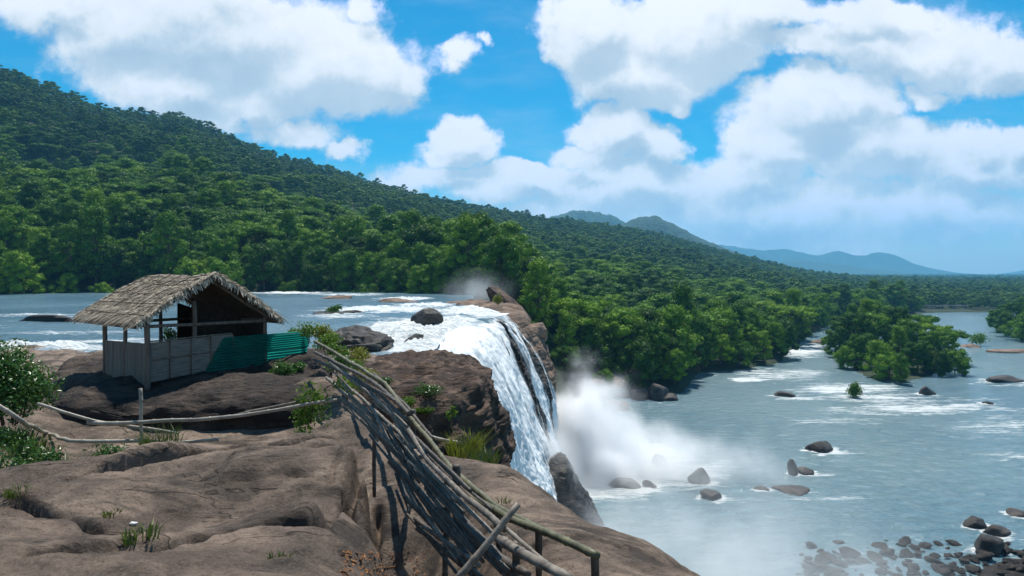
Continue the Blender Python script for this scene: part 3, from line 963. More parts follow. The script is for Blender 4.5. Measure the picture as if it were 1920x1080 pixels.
def build_fall():
    ss = np.linspace(-.3, 1.6, 450)
    ts = np.linspace(0, 1, 320)
    G = fall_surface(ss, ts)
    N = grid_normals(G)
    S, T = np.meshgrid(ss, ts, indexing='ij')
    # buttresses and ledges of the rock face
    lump = fbm(S * 9, T * 2.2, 0, 81, 5, .55)
    led = fbm(G[..., 0] * .22, G[..., 1] * .12, G[..., 2] * .5, 85, 5, .6)
    rockd = -.75 + .9 * lump + .7 * led
    top = sstep(0, .06, T)
    rockd = -.35 * (1 - top) + rockd * top
    Rk = G + N * rockd[..., None]
    Rk[..., 2] -= .7 * (1 - top) + 3.5 * sstep(-.18, -.28, S)
    pre = Rk[:, :1].copy()
    pre[..., 0] -= 7
    pre[..., 2] -= 1.2
    Rk = np.concatenate([pre, Rk], 1)
    me = mesh_np('cliff', Rk.reshape(-1, 3), grid_faces(*Rk.shape[:2]))
    me.materials.append(M_WET)
    me.materials.append(M_BANK)
    Sf = np.broadcast_to(ss[:, None], Rk.shape[:2])
    Tf = np.concatenate([ts[:1], ts])[None] + 0 * Sf
    br_ = (Sf > .93 + .35 * Tf + .08 * fbm(Sf * 9, Tf * 9, 0, 3, 3)) & (Tf < .75)
    me.polygons.foreach_set('material_index', br_[:-1, :-1].ravel().astype(np.int32))
    struct('cliff', me, None)
    # the sheet of falling water
    sw = (ss >= -.3) & (ss <= 1.08)
    S2, T2 = S[sw], T[sw]
    G2, N2 = G[sw], N[sw]
    d = .10 + .7 * np.maximum(lump[sw], -.35) + .62 * fbm(S2 * 20 + T2 * 2, T2 * 3.2, 0, 91, 6, .62) + .26 * fbm(S2 * 70, T2 * 16, 0, 95, 4, .65)
    d = d * sstep(0, .10, T2) + .02 * (1 - sstep(0, .1, T2)) + .5 * T2
    Wv = G2 + N2 * d[..., None]
    npre = 14
    back = np.linspace(-5.5, 0, npre, endpoint=False)
    Wp = np.repeat(G2[:, :1], npre, 1)
    Wp[..., 0] += back[None]
    Wp[..., 2] = 24.10 + .22 * fbm(Wp[..., 0] * .9, Wp[..., 1] * .9, 0, 17, 4) * np.clip(-back / 1.5, 0, 1)[None]
    Wp[..., 2] = np.minimum(Wp[..., 2], 24.02 + .12 * np.clip(1 + back / 5.5, 0, 1)[None] + .25 * np.clip(-back / 1.5, 0, 1)[None])
    thin = np.zeros_like(S2)
    wob = S2 + .05 * fbm(S2 * 4, T2 * 3, 0, 99, 3)
    for s0, t0, ws, wt, a in [(.62, .34, .085, .24, 1.15), (.67, .15, .04, .14, 1.0), (.80, .13, .05, .13, 1.1), (.90, .42, .055, .28, 1.2), (.87, .62, .045, .18, 1.0), (.73, .5, .045, .22, 1.2), (.45, .22, .025, .1, .8), (.98, .25, .025, .25, .9), (1.04, .45, .05, .5, 1.5), (1.0, .8, .06, .2, 1.2), (.5, .1, .05, .07, .6), (.2, .08, .06, .05, .35),
                              (.30, .45, .02, .25, .5), (.74, .6, .025, .3, .6)]:
        thin = np.maximum(thin, a * np.exp(-((wob - s0) / ws) ** 2 - ((T2 - t0) / wt) ** 2))
    thin = np.maximum(thin, sstep(.98, 1.08, S2) * 1.2)
    fade = np.broadcast_to(np.clip((-2.2 - back) / 2.8, 0, 1)[None], Wp.shape[:2])
    thin = np.concatenate([fade * 1.4, thin], 1)
    Wv = np.concatenate([Wp, Wv], 1)
    T2 = np.concatenate([np.broadcast_to((back * .02)[None], Wp.shape[:2]), T2], 1)
    S2 = np.concatenate([np.repeat(S2[:, :1], npre, 1), S2], 1)
    me = mesh_np('waterfall', Wv.reshape(-1, 3), grid_faces(*S2.shape))
    attr(me, 'thin', thin)
    lipw = 0 * S2
    for s0, t0, ws, wt, a in [(.58, -.02, .24, .09, 1.6), (.82, .04, .1, .06, 1.0), (.36, .07, .05, .07, .8), (.62, .3, .03, .3, .6), (.15, .3, .02, .4, .4), (.4, .55, .025, .4, .5)]:
        lipw = np.maximum(lipw, a * np.exp(-((S2 - s0) / ws) ** 2 - ((T2 - t0) / wt) ** 2))
    attr(me, 'lip', lipw)
    uvl = me.uv_layers.new(name='flow')
    li = np.empty(len(me.loops), np.int32)
    me.loops.foreach_get('vertex_index', li)
    uvs = np.stack([S2.ravel()[li], T2.ravel()[li]], -1).astype(np.float32)
    uvl.data.foreach_set('uv', uvs.ravel())
    struct('waterfall', me, M_FALL)


build_fall()

# ------------------------------------------------------------------ rocks


def ico(sub):
    import bmesh
    bm = bmesh.new()
    bmesh.ops.create_icosphere(bm, subdivisions=sub, radius=1.0)
    V = np.array([v.co[:] for v in bm.verts])
    F = np.array([[v.index for v in f.verts] for f in bm.faces])
    bm.free()
    return V, F


ICO = {k: ico(k) for k in (1, 2, 3, 4, 5)}


def rock_mesh(name, rad, seed, sub=4, planes=13, rough=.10, sharp=14, flat_bottom=False):
    V, F = ICO[sub]
    rg = np.random.default_rng(seed)
    n = rg.normal(size=(planes, 3))
    n /= np.linalg.norm(n, axis=1)[:, None]
    dd = rg.uniform(.68, 1.0, planes)
    c = np.maximum(V @ n.T, 1e-3) / dd
    r = (c ** sharp).sum(1) ** (-1 / sharp)
    r = np.minimum(r, 1.25)
    Q = V * r[:, None]
    Q = Q * (1 + rough * fbm(Q[:, 0] * 2.2 + seed, Q[:, 1] * 2.2, Q[:, 2] * 3.2, seed, 5, .55)[:, None])
    Q = Q * np.array(rad)
    return mesh_np(name, Q, F)


def rock(name, loc, rad, seed, label, mat=None, group=None, cat='rock', rz=None, tilt=0, **kw):
    o = link(name, rock_mesh(name, rad, seed, **kw), mat or M_STONE)
    o.location = loc
    rg = random.Random(seed)
    o.rotation_euler = (rg.uniform(-.15, .15), tilt, rg.uniform(-.4, .4) if rz is None else rz)
    return tag(o, label, cat, group)


def rock_px(px, py, wpx, hpx, zlev, seed, label, mat=None, group=None, depth=1.0, Y=None, **kw):
    """A rock whose waterline centre is at a photo pixel on the level zlev."""
    p = at_z(px, py, zlev) if Y is None else P(px, py, Y)
    a = wpx / FPX * p.y / 2
    c = hpx / FPX * p.y
    p.y += a * depth * .8
    return rock('rock', p, (a * 1.08, a * depth, c * 1.1), seed, label, mat, group, **kw)


def dome_rock(name, outline, ztop, zbase, n=3.0, seed=0, rough=.5, nth=220, nt=110, mat=None, strata=.25, bulge=0.0, fs=1.0):
    o = np.array(outline, float)
    oc = np.concatenate([o, o[:1]])
    L = np.concatenate([[0], np.cumsum(np.linalg.norm(np.diff(oc, axis=0), axis=1))])
    # closed, smoothed outline
    q = np.linspace(0, L[-1], nth, endpoint=False)
    ox, oy = [np.interp(q, L, oc[:, i]) for i in (0, 1)]
    for _ in range(3):
        kx = max(1, nth // 40)
        ker = np.ones(2 * kx + 1) / (2 * kx + 1)
        ox, oy = [np.convolve(np.concatenate([a[-kx:], a, a[:kx]]), ker, 'valid') for a in (ox, oy)]
    cx, cy = ox.mean(), oy.mean()
    ph = np.linspace(0, math.pi / 2, nt) ** 1.0
    f = np.cos(ph) ** (2 / n)
    g = np.sin(ph) ** (2 / n)
    X = cx + (ox - cx)[None] * f[:, None]
    Yv = cy + (oy - cy)[None] * f[:, None]
    zt = ztop(X, Yv)
    Z = zbase + (zt - zbase) * g[:, None]
    G = np.stack([X, Yv, Z], -1)
    a = np.gradient(G, axis=0)
    b = np.roll(G, -1, 1) - np.roll(G, 1, 1)
    N = np.cross(b, a)
    N /= np.linalg.norm(N, axis=-1, keepdims=True) + 1e-9
    sgn = np.sign((N[..., 0] * (X - cx) + N[..., 1] * (Yv - cy) + N[..., 2] * 2).mean())
    N *= sgn
    d = rough * (1.0 * fbm(X * .22 * fs, Yv * .22 * fs, Z * .3 * fs, seed, 6, .58) + strata * np.abs(fbm(X * .15 * fs, Yv * .15 * fs, Z * .9 * fs, seed + 9, 4)) * 2
                 - bulge * np.abs(fbm(X * .55, Yv * .3, Z * .25, seed + 4, 3)))
    G = G + N * d[..., None]
    return link(name, mesh_np(name, G.reshape(-1, 3), grid_faces(nt, nth, True)), mat or M_CLIFF)


# big brown outcrop beside the fall
o = dome_rock('rock_outcrop', [(-5.0, 21.5), (-3.2, 20.5), (-1.9, 21.0), (-.9, 23.5), (-.35, 28), (-.5, 34), (-1.6, 43), (-3.6, 51), (-6.5, 53), (-9.2, 51), (-10.5, 44), (-9.0, 32), (-6.3, 23.5)],
              lambda x, y: EYE - (3.45 + np.clip(y - 21, 0, 40) * .086 + .10 * np.maximum(x + 2.2, 0) ** 2 * 2), 17.5, n=6.5, seed=3, rough=.85, fs=1.3, nth=420, nt=240, strata=.35, bulge=1.2)
tag(o, 'huge brown rock outcrop between the bamboo fence and the waterfall', 'rock')
# the rock the hut stands on
o = dome_rock('rock', [(-11.2, 16.6), (-9.6, 15.9), (-8.4, 15.3), (-6.9, 15.7), (-5.3, 15.3), (-4.55, 15.6), (-4.3, 17), (-5.3, 20.5), (-6.4, 23), (-10.9, 25), (-15, 23), (-13.1, 19.0)],
              lambda x, y: EYE - (2.93 - .085 * ((x + 9.36) * .63 + (y - 17) * .78)) + .05 * fbm(x, y, 0, 5, 4), 26.2, n=7, seed=19, rough=.34, fs=2.6, nth=360, nt=160, mat=M_STAIN)
tag(o, 'dark stained rock block that carries the hut', 'rock')
# far side of the fall: brown shelf and tilted slab
o = dome_rock('rock_shelf', [(-1.2, 99.5), (1.0, 99), (2.6, 102), (3.2, 108), (2.2, 120), (-2, 140), (-9, 152), (-17, 150), (-16, 138), (-10, 128), (-7, 118), (-3.2, 108)],
              lambda x, y: 24.35 + .10 * np.maximum(x + 6, 0) + .5 * fbm(x * .3, y * .25, 0, 6, 5), 20, n=3, seed=8, rough=.55, mat=M_BANK, nth=300, nt=140)
tag(o, 'low brown rock shelf at the far end of the waterfall lip', 'rock')
rock('rock', (.6, 126, 22.4), (6.6, 4, 1.5), 41, 'tilted brown slab at the right end of the waterfall lip', M_CLIFF, rz=.1, tilt=.80, sub=5, planes=9, sharp=22)
rock('rock', (3.4, 106, 20.6), (2.0, 3.2, 2.0), 42, 'rounded tan rock below the lip, right of the thinnest stream', M_BANK, tilt=.5, sub=5)
# dark foot of the cliff
o = dome_rock('rock', [(2.5, 73), (6.0, 70.5), (9.4, 71.2), (11.2, 74), (10.8, 79), (8.5, 83), (3.5, 83)], lambda x, y: 9.6 - np.maximum(x - 5.7, 0) * 1.75 - .9 * np.maximum(5.3 - x, 0) - .15 * np.abs(y - 77), -1.5, n=5, seed=12, rough=.8, mat=M_WET, fs=1.5, strata=.25)
tag(o, 'dark wet pointed rock at the foot of the waterfall beside the mist', 'rock')
# boulders above the fall
rock_px(790, 612, 62, 26, 24, 51, 'dark rounded boulder standing in white water just above the lip', M_STONE, sub=5)
o = dome_rock('rock', [(-15.6, 57.5), (-13.5, 52.5), (-10.4, 50.8), (-9.6, 53), (-10.6, 57.5), (-13, 61)], lambda x, y: 25.15 - .12 * (x + 12.5) - .04 * (y - 55), 22.6, n=4.0, seed=58, rough=.55, mat=M_STONE, strata=1.3, fs=1.6)
tag(o, 'dark layered flat rock beside the rapids, left of the lip', 'rock')
rock_px(745, 567, 60, 6, 24, 53, 'flat reddish rock in the upper river behind the boulder', M_BANK, depth=.6)
rock_px(628, 560, 62, 6, 24, 54, 'long flat brown rock in the upper river farthest from the lip', M_BANK, depth=.6)
rock_px(690, 548, 50, 6, 24, 154, 'small brown rock at the far edge of the upper river', M_BANK, depth=.5)
rock_px(660, 587, 40, 6, 24, 55, 'low black rock in the upper river by the tiny bush', M_WET, depth=.6)
rock_px(618, 588, 50, 5, 24, 56, 'low black rock under the tiny bush in the upper river', M_WET, depth=.6)
rock_px(75, 603, 120, 9, 24, 57, 'long low dark rock bar in the upper river above the left bush', M_WET, depth=.4)
rock_px(838, 548, 90, 9, 24, 59, 'low pale rock under the trees across from the lip', M_BANK, depth=.5)
# rocks in the pool below
for (px, py, ww, hh, sd, lab) in ROCKS:
    if ww:
        rock_px(px, py, ww, hh, 0, sd, lab, M_STONE, sub=4 if ww > 24 else 3)
# rocks on the far bank under the gorge trees
for i, (px, py, ww, hh, lab, mat) in enumerate([
        (1125, 748, 52, 26, 'pale boulder seen through the mist under the trees', M_BANK), (1165, 745, 44, 30, 'tall pale boulder on the mist\'s upper edge', M_BANK),
        (1205, 750, 40, 22, 'rounded brown boulder on the bank right of the pale ones', M_BANK), (1238, 752, 46, 30, 'big dark overhanging boulder at the bank corner', M_STONE),
        (1262, 752, 30, 14, 'low dark boulder at the water under the bank corner', M_STONE), (1150, 770, 60, 16, 'low grey slab dissolving in the mist', M_BANK)]):
    rock_px(px, py, ww, hh, 0, 301 + i, lab, mat, sub=4)
# rubble bar at the near shore: shared shapes, each stone its own object
PROTO = [rock_mesh('stone', (1, .75 + .25 * random.random(), .42 + .25 * random.random()), 400 + i, sub=3, rough=.2, planes=9, sharp=26) for i in range(8)]
for me in PROTO:
    me.materials.append(M_RUBBLE)
rg = random.Random(5)
cnt = 0
while cnt < 180:
    t = rg.random()
    px = 1500 + 440 * t
    py = 1012 + 72 * rg.random() ** .9 + 16 * abs(t - .4)
    if py < 1022 + 26 * abs(math.sin(t * 7)) - 6 and rg.random() < .7:
        continue
    p = at_z(px, py, -.1)
    o = bpy.data.objects.new('stone', PROTO[cnt % 8])
    COL.objects.link(o)
    s = rg.choice([.16, .2, .24, .28, .33, .4, .5, .7])
    p.z = -.02 + .25 * s + .25 * rg.random() * (py > 1040)
    o.location = p
    o.scale = (s * rg.uniform(.8, 1.4), s * rg.uniform(.8, 1.2), s * rg.uniform(.4, .85))
    o.rotation_euler = (rg.uniform(-.4, .4), rg.uniform(-.4, .4), rg.uniform(0, 6.3))
    tag(o, 'stone in the dark rubble bar at the pool\'s near shore', 'stone', 'stones of the rubble bar at the near shore')
    cnt += 1
# shoal under the rubble
uu, vv = np.meshgrid(np.linspace(30, 75, 90), np.linspace(55, 84, 60))
zz = -1.0 + 1.22 * sstep(1.0, .35, np.hypot((uu - 56) / 20, (vv - 67) / 9)) + .18 * fbm(uu * .7, vv * .7, 0, 3, 4)
struct('ground', mesh_np('shoal', np.stack([uu, vv, zz], -1).reshape(-1, 3), grid_faces(60, 90)), M_RUBBLE)

# ------------------------------------------------------------------ trees


def leaf_quads(C, N, size, rg, aspect=.7, fold=0.0):
    """One leaf quad per point, facing roughly along N."""
    n = len(C)
    a = np.cross(N, rg.normal(size=(n, 3)))
    a /= np.linalg.norm(a, axis=1)[:, None] + 1e-9
    b = np.cross(N, a)
    s = size * rg.uniform(.6, 1.35, n)[:, None]
    a = a * s * .5
    b = b * s * .5 * aspect
    V = np.stack([C - a, C - b - .0 * a, C + a, C + b], 1)
    V[:, 0] -= N * s * .12
    V[:, 2] -= N * s * .12
    F = np.arange(4 * n).reshape(n, 4)
    return V.reshape(-1, 3), F


def crown_mesh(name, seed, H, Rd, lo, nclump, nleaf, leaf, shape='round', core=True):
    rg = np.random.default_rng(seed)
    mb = MB()
    cl = []
    for i in range(nclump):
        t = (i + .5) / nclump
        a = i * 2.4 + rg.uniform(-.4, .4)
        if shape == 'flat':
            z = H * (.80 - .25 * rg.random() ** 2)
            r = Rd * math.sqrt(t) * 1.05
        elif shape == 'tall':
            z = H * (lo + (.95 - lo) * t)
            r = Rd * .8 * math.sin(math.pi * (.18 + .75 * t)) * rg.uniform(.3, 1)
        else:
            z = H * (lo + (.9 - lo) * t ** .8)
            r = Rd * math.sqrt(max(.05, 1 - ((t - .35) / .72) ** 2)) * rg.uniform(.35, .95)
        cr_ = Rd * rg.uniform(.20, .44) * (1.0 if shape != 'flat' else .8)
        cl.append((r * math.cos(a), r * math.sin(a), z, cr_))
    cl = np.array(cl)
    sq = .55 if shape == 'flat' else .8
    w_ = cl[:, 3] ** 2
    idx = rg.choice(nclump, nleaf, p=w_ / w_.sum())
    d = rg.normal(size=(nleaf, 3))
    d[:, 2] = np.where(d[:, 2] < -.35, -d[:, 2], d[:, 2])
    d /= np.linalg.norm(d, axis=1)[:, None]
    c = cl[idx]
    rr = c[:, 3] * (.66 + .52 * rg.random(nleaf) ** 1.3) * (1 + .28 * fbm(d[:, 0] * 2 + idx, d[:, 1] * 2, d[:, 2] * 2, seed, 2))
    Cn = c[:, :3] + d * rr[:, None] * np.array([1, 1, sq])
    Nn = d * np.array([1, 1, 1.3]) + rg.normal(size=(nleaf, 3)) * .36
    Nn /= np.linalg.norm(Nn, axis=1)[:, None]
    V, F = leaf_quads(Cn, Nn, leaf, rg)
    mb.add(V, F)
    if core:
        iv, if_ = ICO[2]
        for k in range(nclump):
            q = iv * (.62 + .18 * fbm(iv[:, 0] * 2 + k, iv[:, 1] * 2, iv[:, 2] * 2, seed, 2)[:, None]) * cl[k, 3] * np.array([1, 1, sq]) + cl[k, :3]
            mb.add(q, if_)
    return mb.mesh(name, False), cl


def trunk_mesh(name, seed, H, cl, r0):
    mb = MB()
    rg = random.Random(seed)
    top = np.array([rg.uniform(-.4, .4), rg.uniform(-.4, .4), H * .72])
    mb.tube([(0, 0, -1.2), (0.1, 0, H * .35), top], r0, 7, wob=.25, seed=seed, sub=1.0, taper=.35)
    for k in range(0, len(cl), 2):
        e = cl[k, :3] * np.array([.85, .85, .97])
        st = np.array([0, 0, min(e[2] * .55, H * .5)])
        mb.tube([st, (st + e) / 2 + np.array([0, 0, .3]), e], r0 * .38, 5, wob=.2, seed=seed + k, sub=1.0, taper=.35)
    return mb.mesh(name)


# kinds: shape, height, radius, low, clumps, leaves, leaf size
KIND = [
    ('round', 15, 5.4, .20, 32, 3800, .55), ('round', 17, 5.4, .18, 38, 4200, .52), ('tall', 19, 4.6, .16, 34, 3800, .54),
    ('flat', 15, 6.4, .5, 32, 3200, .55), ('round', 12, 5.0, .08, 28, 3400, .48), ('tall', 15, 4.2, .08, 28, 3400, .45),
    ('round', 7, 4.2, .03, 22, 2800, .42),
]
LOOK = ['broad round-crowned tree', 'large lumpy-crowned tree', 'tall narrow tree', 'flat-topped spreading tree', 'low bushy tree', 'slim leafy tree', 'low shrubby tree']
NEAR = []
for i, (sh, H, Rd, lo, ncl, nl, lf) in enumerate(KIND):
    cm, cl = crown_mesh('crown', 500 + i, H, Rd, lo, ncl, nl, lf, sh)
    cm.materials.append(M_TREE)
    tm = trunk_mesh('trunk', 600 + i, H, cl, .28 if H > 10 else .18)
    tm.materials.append(M_BARK)
    NEAR.append((cm, tm, H))
far_col = bpy.data.collections.new('forest_kinds')
for i, (sh, H, Rd, lo, ncl, nl, lf) in enumerate(KIND[:6]):
    cm, cl = crown_mesh('far_crown', 700 + i, H, Rd, max(lo, .2), 18, 800, 1.0, sh)
    cm.materials.append(M_FAR)
    fo = bpy.data.objects.new('forest_kind_%d' % i, cm)
    far_col.objects.link(fo)
for i in range(6):
    fo = bpy.data.objects.new('forest_kind_%d' % (i + 6) if i < 4 else 'forest_kind_9%d' % i, NEAR[i][0])
    far_col.objects.link(fo)

# positions: rows along the two banks, then the hillside
rg = np.random.default_rng(77)
TREES = []   # x, y, z, kind, scale, zone


def jitter_rows(y0, y1, dy0, grow, u0, u1, spacing):
    pts = []
    d = y0
    row = 0
    while d < y1:
        pts.append((d, row))
        d += dy0 + grow * (d - y0)
        row += 1
    return pts


for off, row in jitter_rows(2.0, 230, 7.6, .025, 0, 0, 0):
    u = -.80
    while u < .60:
        yb = hill_par(np.array(u))[0]
        Y = yb + off + rg.uniform(-2.5, 2.5)
        sp = (7.8 if row < 3 else 8.6) * rg.uniform(.75, 1.3)
        x = u * Y
        u += sp / Y
        px = u * FPX + 960
        if (985 < px < 1050 and row < 1) or (abs(x - 330) < 11 and Y < 572):
            continue
        z = float(hill_z(np.array(x), np.array(Y)))
        # on the shelf beside the lip stand no trees
        if -20 < x < 4 and Y < 158:
            continue
        if row == 0:
            kd = rg.choice([4, 4, 5, 6, 6, 0])
        elif row == 1:
            kd = rg.choice([0, 1, 2, 4, 5])
        else:
            kd = rg.choice([0, 0, 1, 1, 2, 2, 3, 4])
        sc = (.78 + .75 * rg.random() ** 1.6) * (.85 if row == 0 else 1.0)
        if px > 1050:
            sc *= .88
        TREES.append([x, Y, z - .3, int(kd), sc, ('upper' if px < 985 else 'gorge'), row])
# slope behind
SLOPE = []
Y = 400.0
for band in range(400):
    u = -.85
    step = 8.2 + (Y - 400) * .004
    while u < .62:
        x = u * Y
        yb, zb, ys, ps, yr, pr = hill_par(np.array(u))
        yy_ = Y + rg.uniform(-3, 3)
        u += step * rg.uniform(.7, 1.3) / Y
        if yy_ < yb + 232 or yy_ > yr + 25:
            continue
        z = float(hill_z(np.array(u * yy_), np.array(yy_)))
        SLOPE.append((u * yy_, yy_, z - .4, int(rg.integers(0, 6)), (.42 + .85 * rg.random() ** 1.4)))
    Y += step * .95
    if Y > 1800:
        break
# plain beyond the pool and right bank
Y = 470.0
while Y < 5200:
    st = 9.5 + (Y - 470) * .0105
    u = .28 if Y < 1500 else .18
    while u < .84:
        yy_ = Y + rg.uniform(-.4, .4) * st
        px = u * FPX + 960
        ux = u
        u += st * rg.uniform(.7, 1.3) / Y
        yb = hill_par(np.array(ux))[0]
        if px < 1640 and Y < 1750:
            continue
        if yy_ < yb + 6 or (abs(ux * yy_ - 330) < 11 and yy_ < 572):
            continue
        if px > 1700 and yy_ < 545 + 10 * math.sin(px * .05):
            continue
        SLOPE.append((ux * yy_, yy_, max(float(hill_z(np.array(ux * yy_), np.array(yy_))), 0.0) if Y < 1700 else 0.0, int(rg.integers(0, 6)), rg.uniform(.6, 1.0) * (1 + (Y - 470) / 5000)))
    Y += st
# island, point by point
ISL = [(1566, 668, 4, .8), (1590, 690, 6, 1.0), (1575, 655, 0, .9), (1600, 672, 1, 1.0), (1615, 690, 4, .95), (1625, 655, 2, 1.05), (1645, 672, 0, 1.1), (1650, 705, 4, .9), (1640, 648, 1, 1.15),
       (1668, 712, 6, 1.0), (1690, 718, 5, .55), (1685, 690, 5, .9), (1680, 660, 1, 1.05), (1705, 680, 0, 1.0), (1720, 700, 4, .85), (1712, 655, 3, 1.05), (1738, 672, 3, .95), (1745, 695, 0, .85), (1760, 702, 6, 1.0),
       (1770, 680, 3, .85), (1790, 700, 6, 1.0), (1785, 690, 5, .75), (1600, 645, 2, .9), (1690, 640, 2, .8), (1730, 640, 3, .9), (1550, 648, 6, .6)]
for px, py, kd, sc in ISL:
    p = at_z(px, py, .3)
    TREES.append([p.x, p.y, .1, kd, sc, 'island', 0])
# right bank
for px, py, kd, sc in [(1868, 622, 0, .8), (1885, 630, 4, 1.0), (1905, 636, 6, 1.2), (1900, 618, 1, .9), (1925, 640, 4, 1.1), (1940, 630, 0, 1.0), (1915, 605, 2, .8), (1880, 606, 0, .8), (1862, 608, 4, .7), (1930, 610, 1, .9), (1950, 600, 0, 1)]:
    p = at_z(px, py, .3)
    TREES.append([p.x, p.y, .1, kd, sc, 'right', 0])
# bright shrub standing up behind the hut roof
b = at_z(436, 550, 24)
TREES.append([b.x, b.y - 6, 24, 6, 1.35, 'roof', 0])


def size_px(t):
    return KIND[t[3]][1] * t[4] / t[1]


vis = [t for t in TREES if abs(t[0] / t[1]) < .79]
keep_zone = [t for t in vis if t[5] in ('island', 'right', 'roof')]
rest = sorted([t for t in vis if t[5] in ('upper', 'gorge')], key=lambda t: t[6] * 100 + t[1] * .01)
n_ind = 292 - len(keep_zone)
ind = rest[:n_ind]
SLOPE += [(t[0], t[1], t[2], min(t[3], 5), t[4]) for t in rest[n_ind:]]
SLOPE += [(t[0], t[1], t[2], min(t[3], 5), t[4]) for t in TREES if abs(t[0] / t[1]) >= .79]
ORD = ['first', 'second', 'third', 'fourth', 'fifth', 'sixth', 'seventh', 'eighth', 'ninth', 'tenth']


def ordinal(i):
    n = i + 1
    if n <= 10:
        return ORD[i]
    return '%d%s' % (n, 'th' if 10 <= n % 100 <= 20 else {1: 'st', 2: 'nd', 3: 'rd'}.get(n % 10, 'th'))


GROUPS = {'upper': 'trees of the forest along the upper river', 'gorge': 'trees of the wooded bank below the falls', 'island': 'trees on the river island', 'right': 'trees on the right bank', 'roof': None}
counter = {}
for t in sorted(ind + keep_zone, key=lambda t: t[0] / t[1]):
    key = (t[5], t[6], t[3])
    i = counter.get(key, 0)
    counter[key] = i + 1
    look = LOOK[t[3]]
    rowname = ['front', 'second', 'third', 'fourth', 'fifth', 'sixth'][min(t[6], 5)]
    if t[5] == 'upper':
        lab = '%s %s from the left in the %s row behind the upper river' % (ordinal(i), look, rowname)
    elif t[5] == 'gorge':
        lab = '%s %s from the left in the %s row on the gorge bank' % (ordinal(i), look, rowname)
    elif t[5] == 'island':
        lab = '%s %s from the left on the river island' % (ordinal(i), look)
    elif t[5] == 'right':
        lab = '%s %s from the left on the right bank' % (ordinal(i), look)
    else:
        lab = 'bright green shrub rising just behind the hut\'s ridge'
    e = empty('tree' if t[5] != 'roof' else 'shrub', (t[0], t[1], t[2]), float(rg.uniform(0, 6.28)))
    s = t[4]
    e.scale = (s * rg.uniform(.9, 1.15), s * rg.uniform(.9, 1.15), s)
    tag(e, lab, 'tree' if t[5] != 'roof' else 'shrub', GROUPS[t[5]])
    cm, tm, H = NEAR[t[3]]
    link('crown', cm, None, e)
    link('trunk', tm, None, e)


def build_forest():
    A = np.array(SLOPE, float)
    n = len(A)
    me = bpy.data.meshes.new('forest')
    me.vertices.add(n)
    me.vertices.foreach_set('co', A[:, :3].astype(np.float32).ravel())
    a = me.attributes.new('kindex', 'INT', 'POINT')
    a.data.foreach_set('value', (A[:, 3] + np.where(np.hypot(A[:, 0], A[:, 1]) < 620, 6, 0)).astype(np.int32))
    attr(me, 'size', A[:, 4])
    attr(me, 'turn', RNG.uniform(0, 6.28, n))
    o = bpy.data.objects.new('forest', me)
    COL.objects.link(o)
    tag(o, 'dense dark green forest covering the hillside and the plain beyond', 'forest', None, 'stuff')
    g = bpy.data.node_groups.new('forest_scatter', 'GeometryNodeTree')
    g.interface.new_socket('Geometry', in_out='INPUT', socket_type='NodeSocketGeometry')
    g.interface.new_socket('Geometry', in_out='OUTPUT', socket_type='NodeSocketGeometry')
    k = NT(g)
    gi = k.n('NodeGroupInput')
    go = k.n('NodeGroupOutput')
    ci = k.n('GeometryNodeCollectionInfo')
    ci.inputs['Collection'].default_value = far_col
    ci.inputs['Separate Children'].default_value = True
    ci.inputs['Reset Children'].default_value = True
    ai = k.n('GeometryNodeInputNamedAttribute', {'Name': 'kindex'}, data_type='INT')
    as_ = k.n('GeometryNodeInputNamedAttribute', {'Name': 'size'}, data_type='FLOAT')
    at = k.n('GeometryNodeInputNamedAttribute', {'Name': 'turn'}, data_type='FLOAT')
    rot = k.n('ShaderNodeCombineXYZ', {2: at.outputs[0]})
    wide = k.m('MULTIPLY', as_.outputs[0], 1.3)
    sc = k.n('ShaderNodeCombineXYZ', {0: wide, 1: wide, 2: k.m('MULTIPLY', as_.outputs[0], .82)})
    ip = k.n('GeometryNodeInstanceOnPoints', {'Points': gi.outputs[0], 'Instance': ci.outputs[0], 'Pick Instance': True})
    g.links.new(ai.outputs[0], ip.inputs['Instance Index'])
    g.links.new(rot.outputs[0], ip.inputs['Rotation'])
    g.links.new(sc.outputs[0], ip.inputs['Scale'])
    g.links.new(ip.outputs[0], go.inputs[0])
    md = o.modifiers.new('scatter', 'NODES')
    md.node_group = g
    print('forest instances', n, 'individual trees', len(ind) + len(keep_zone))


build_forest()
# island and right bank ground
for nm, uc, uw, cy, ay in [('ground', .570, .082, 238, 50), ('ground', .90, .17, 345, 82)]:
    uu, vv = np.meshgrid(np.linspace(-1.2, 1.2, 60), np.linspace(-1.2, 1.2, 60))
    zz = 1.0 * (1 - np.hypot(uu, vv) ** 2) + .3 * fbm(uu * 4, vv * 4, 0, 7, 4)
    zz = np.maximum(zz, -1.2)
    yv = cy + vv * ay
    struct(nm, mesh_np(nm, np.stack([uc * yv + uu * uw * yv, yv, zz], -1).reshape(-1, 3), grid_faces(60, 60)), M_EARTH)

# ------------------------------------------------------------------ foreground plants


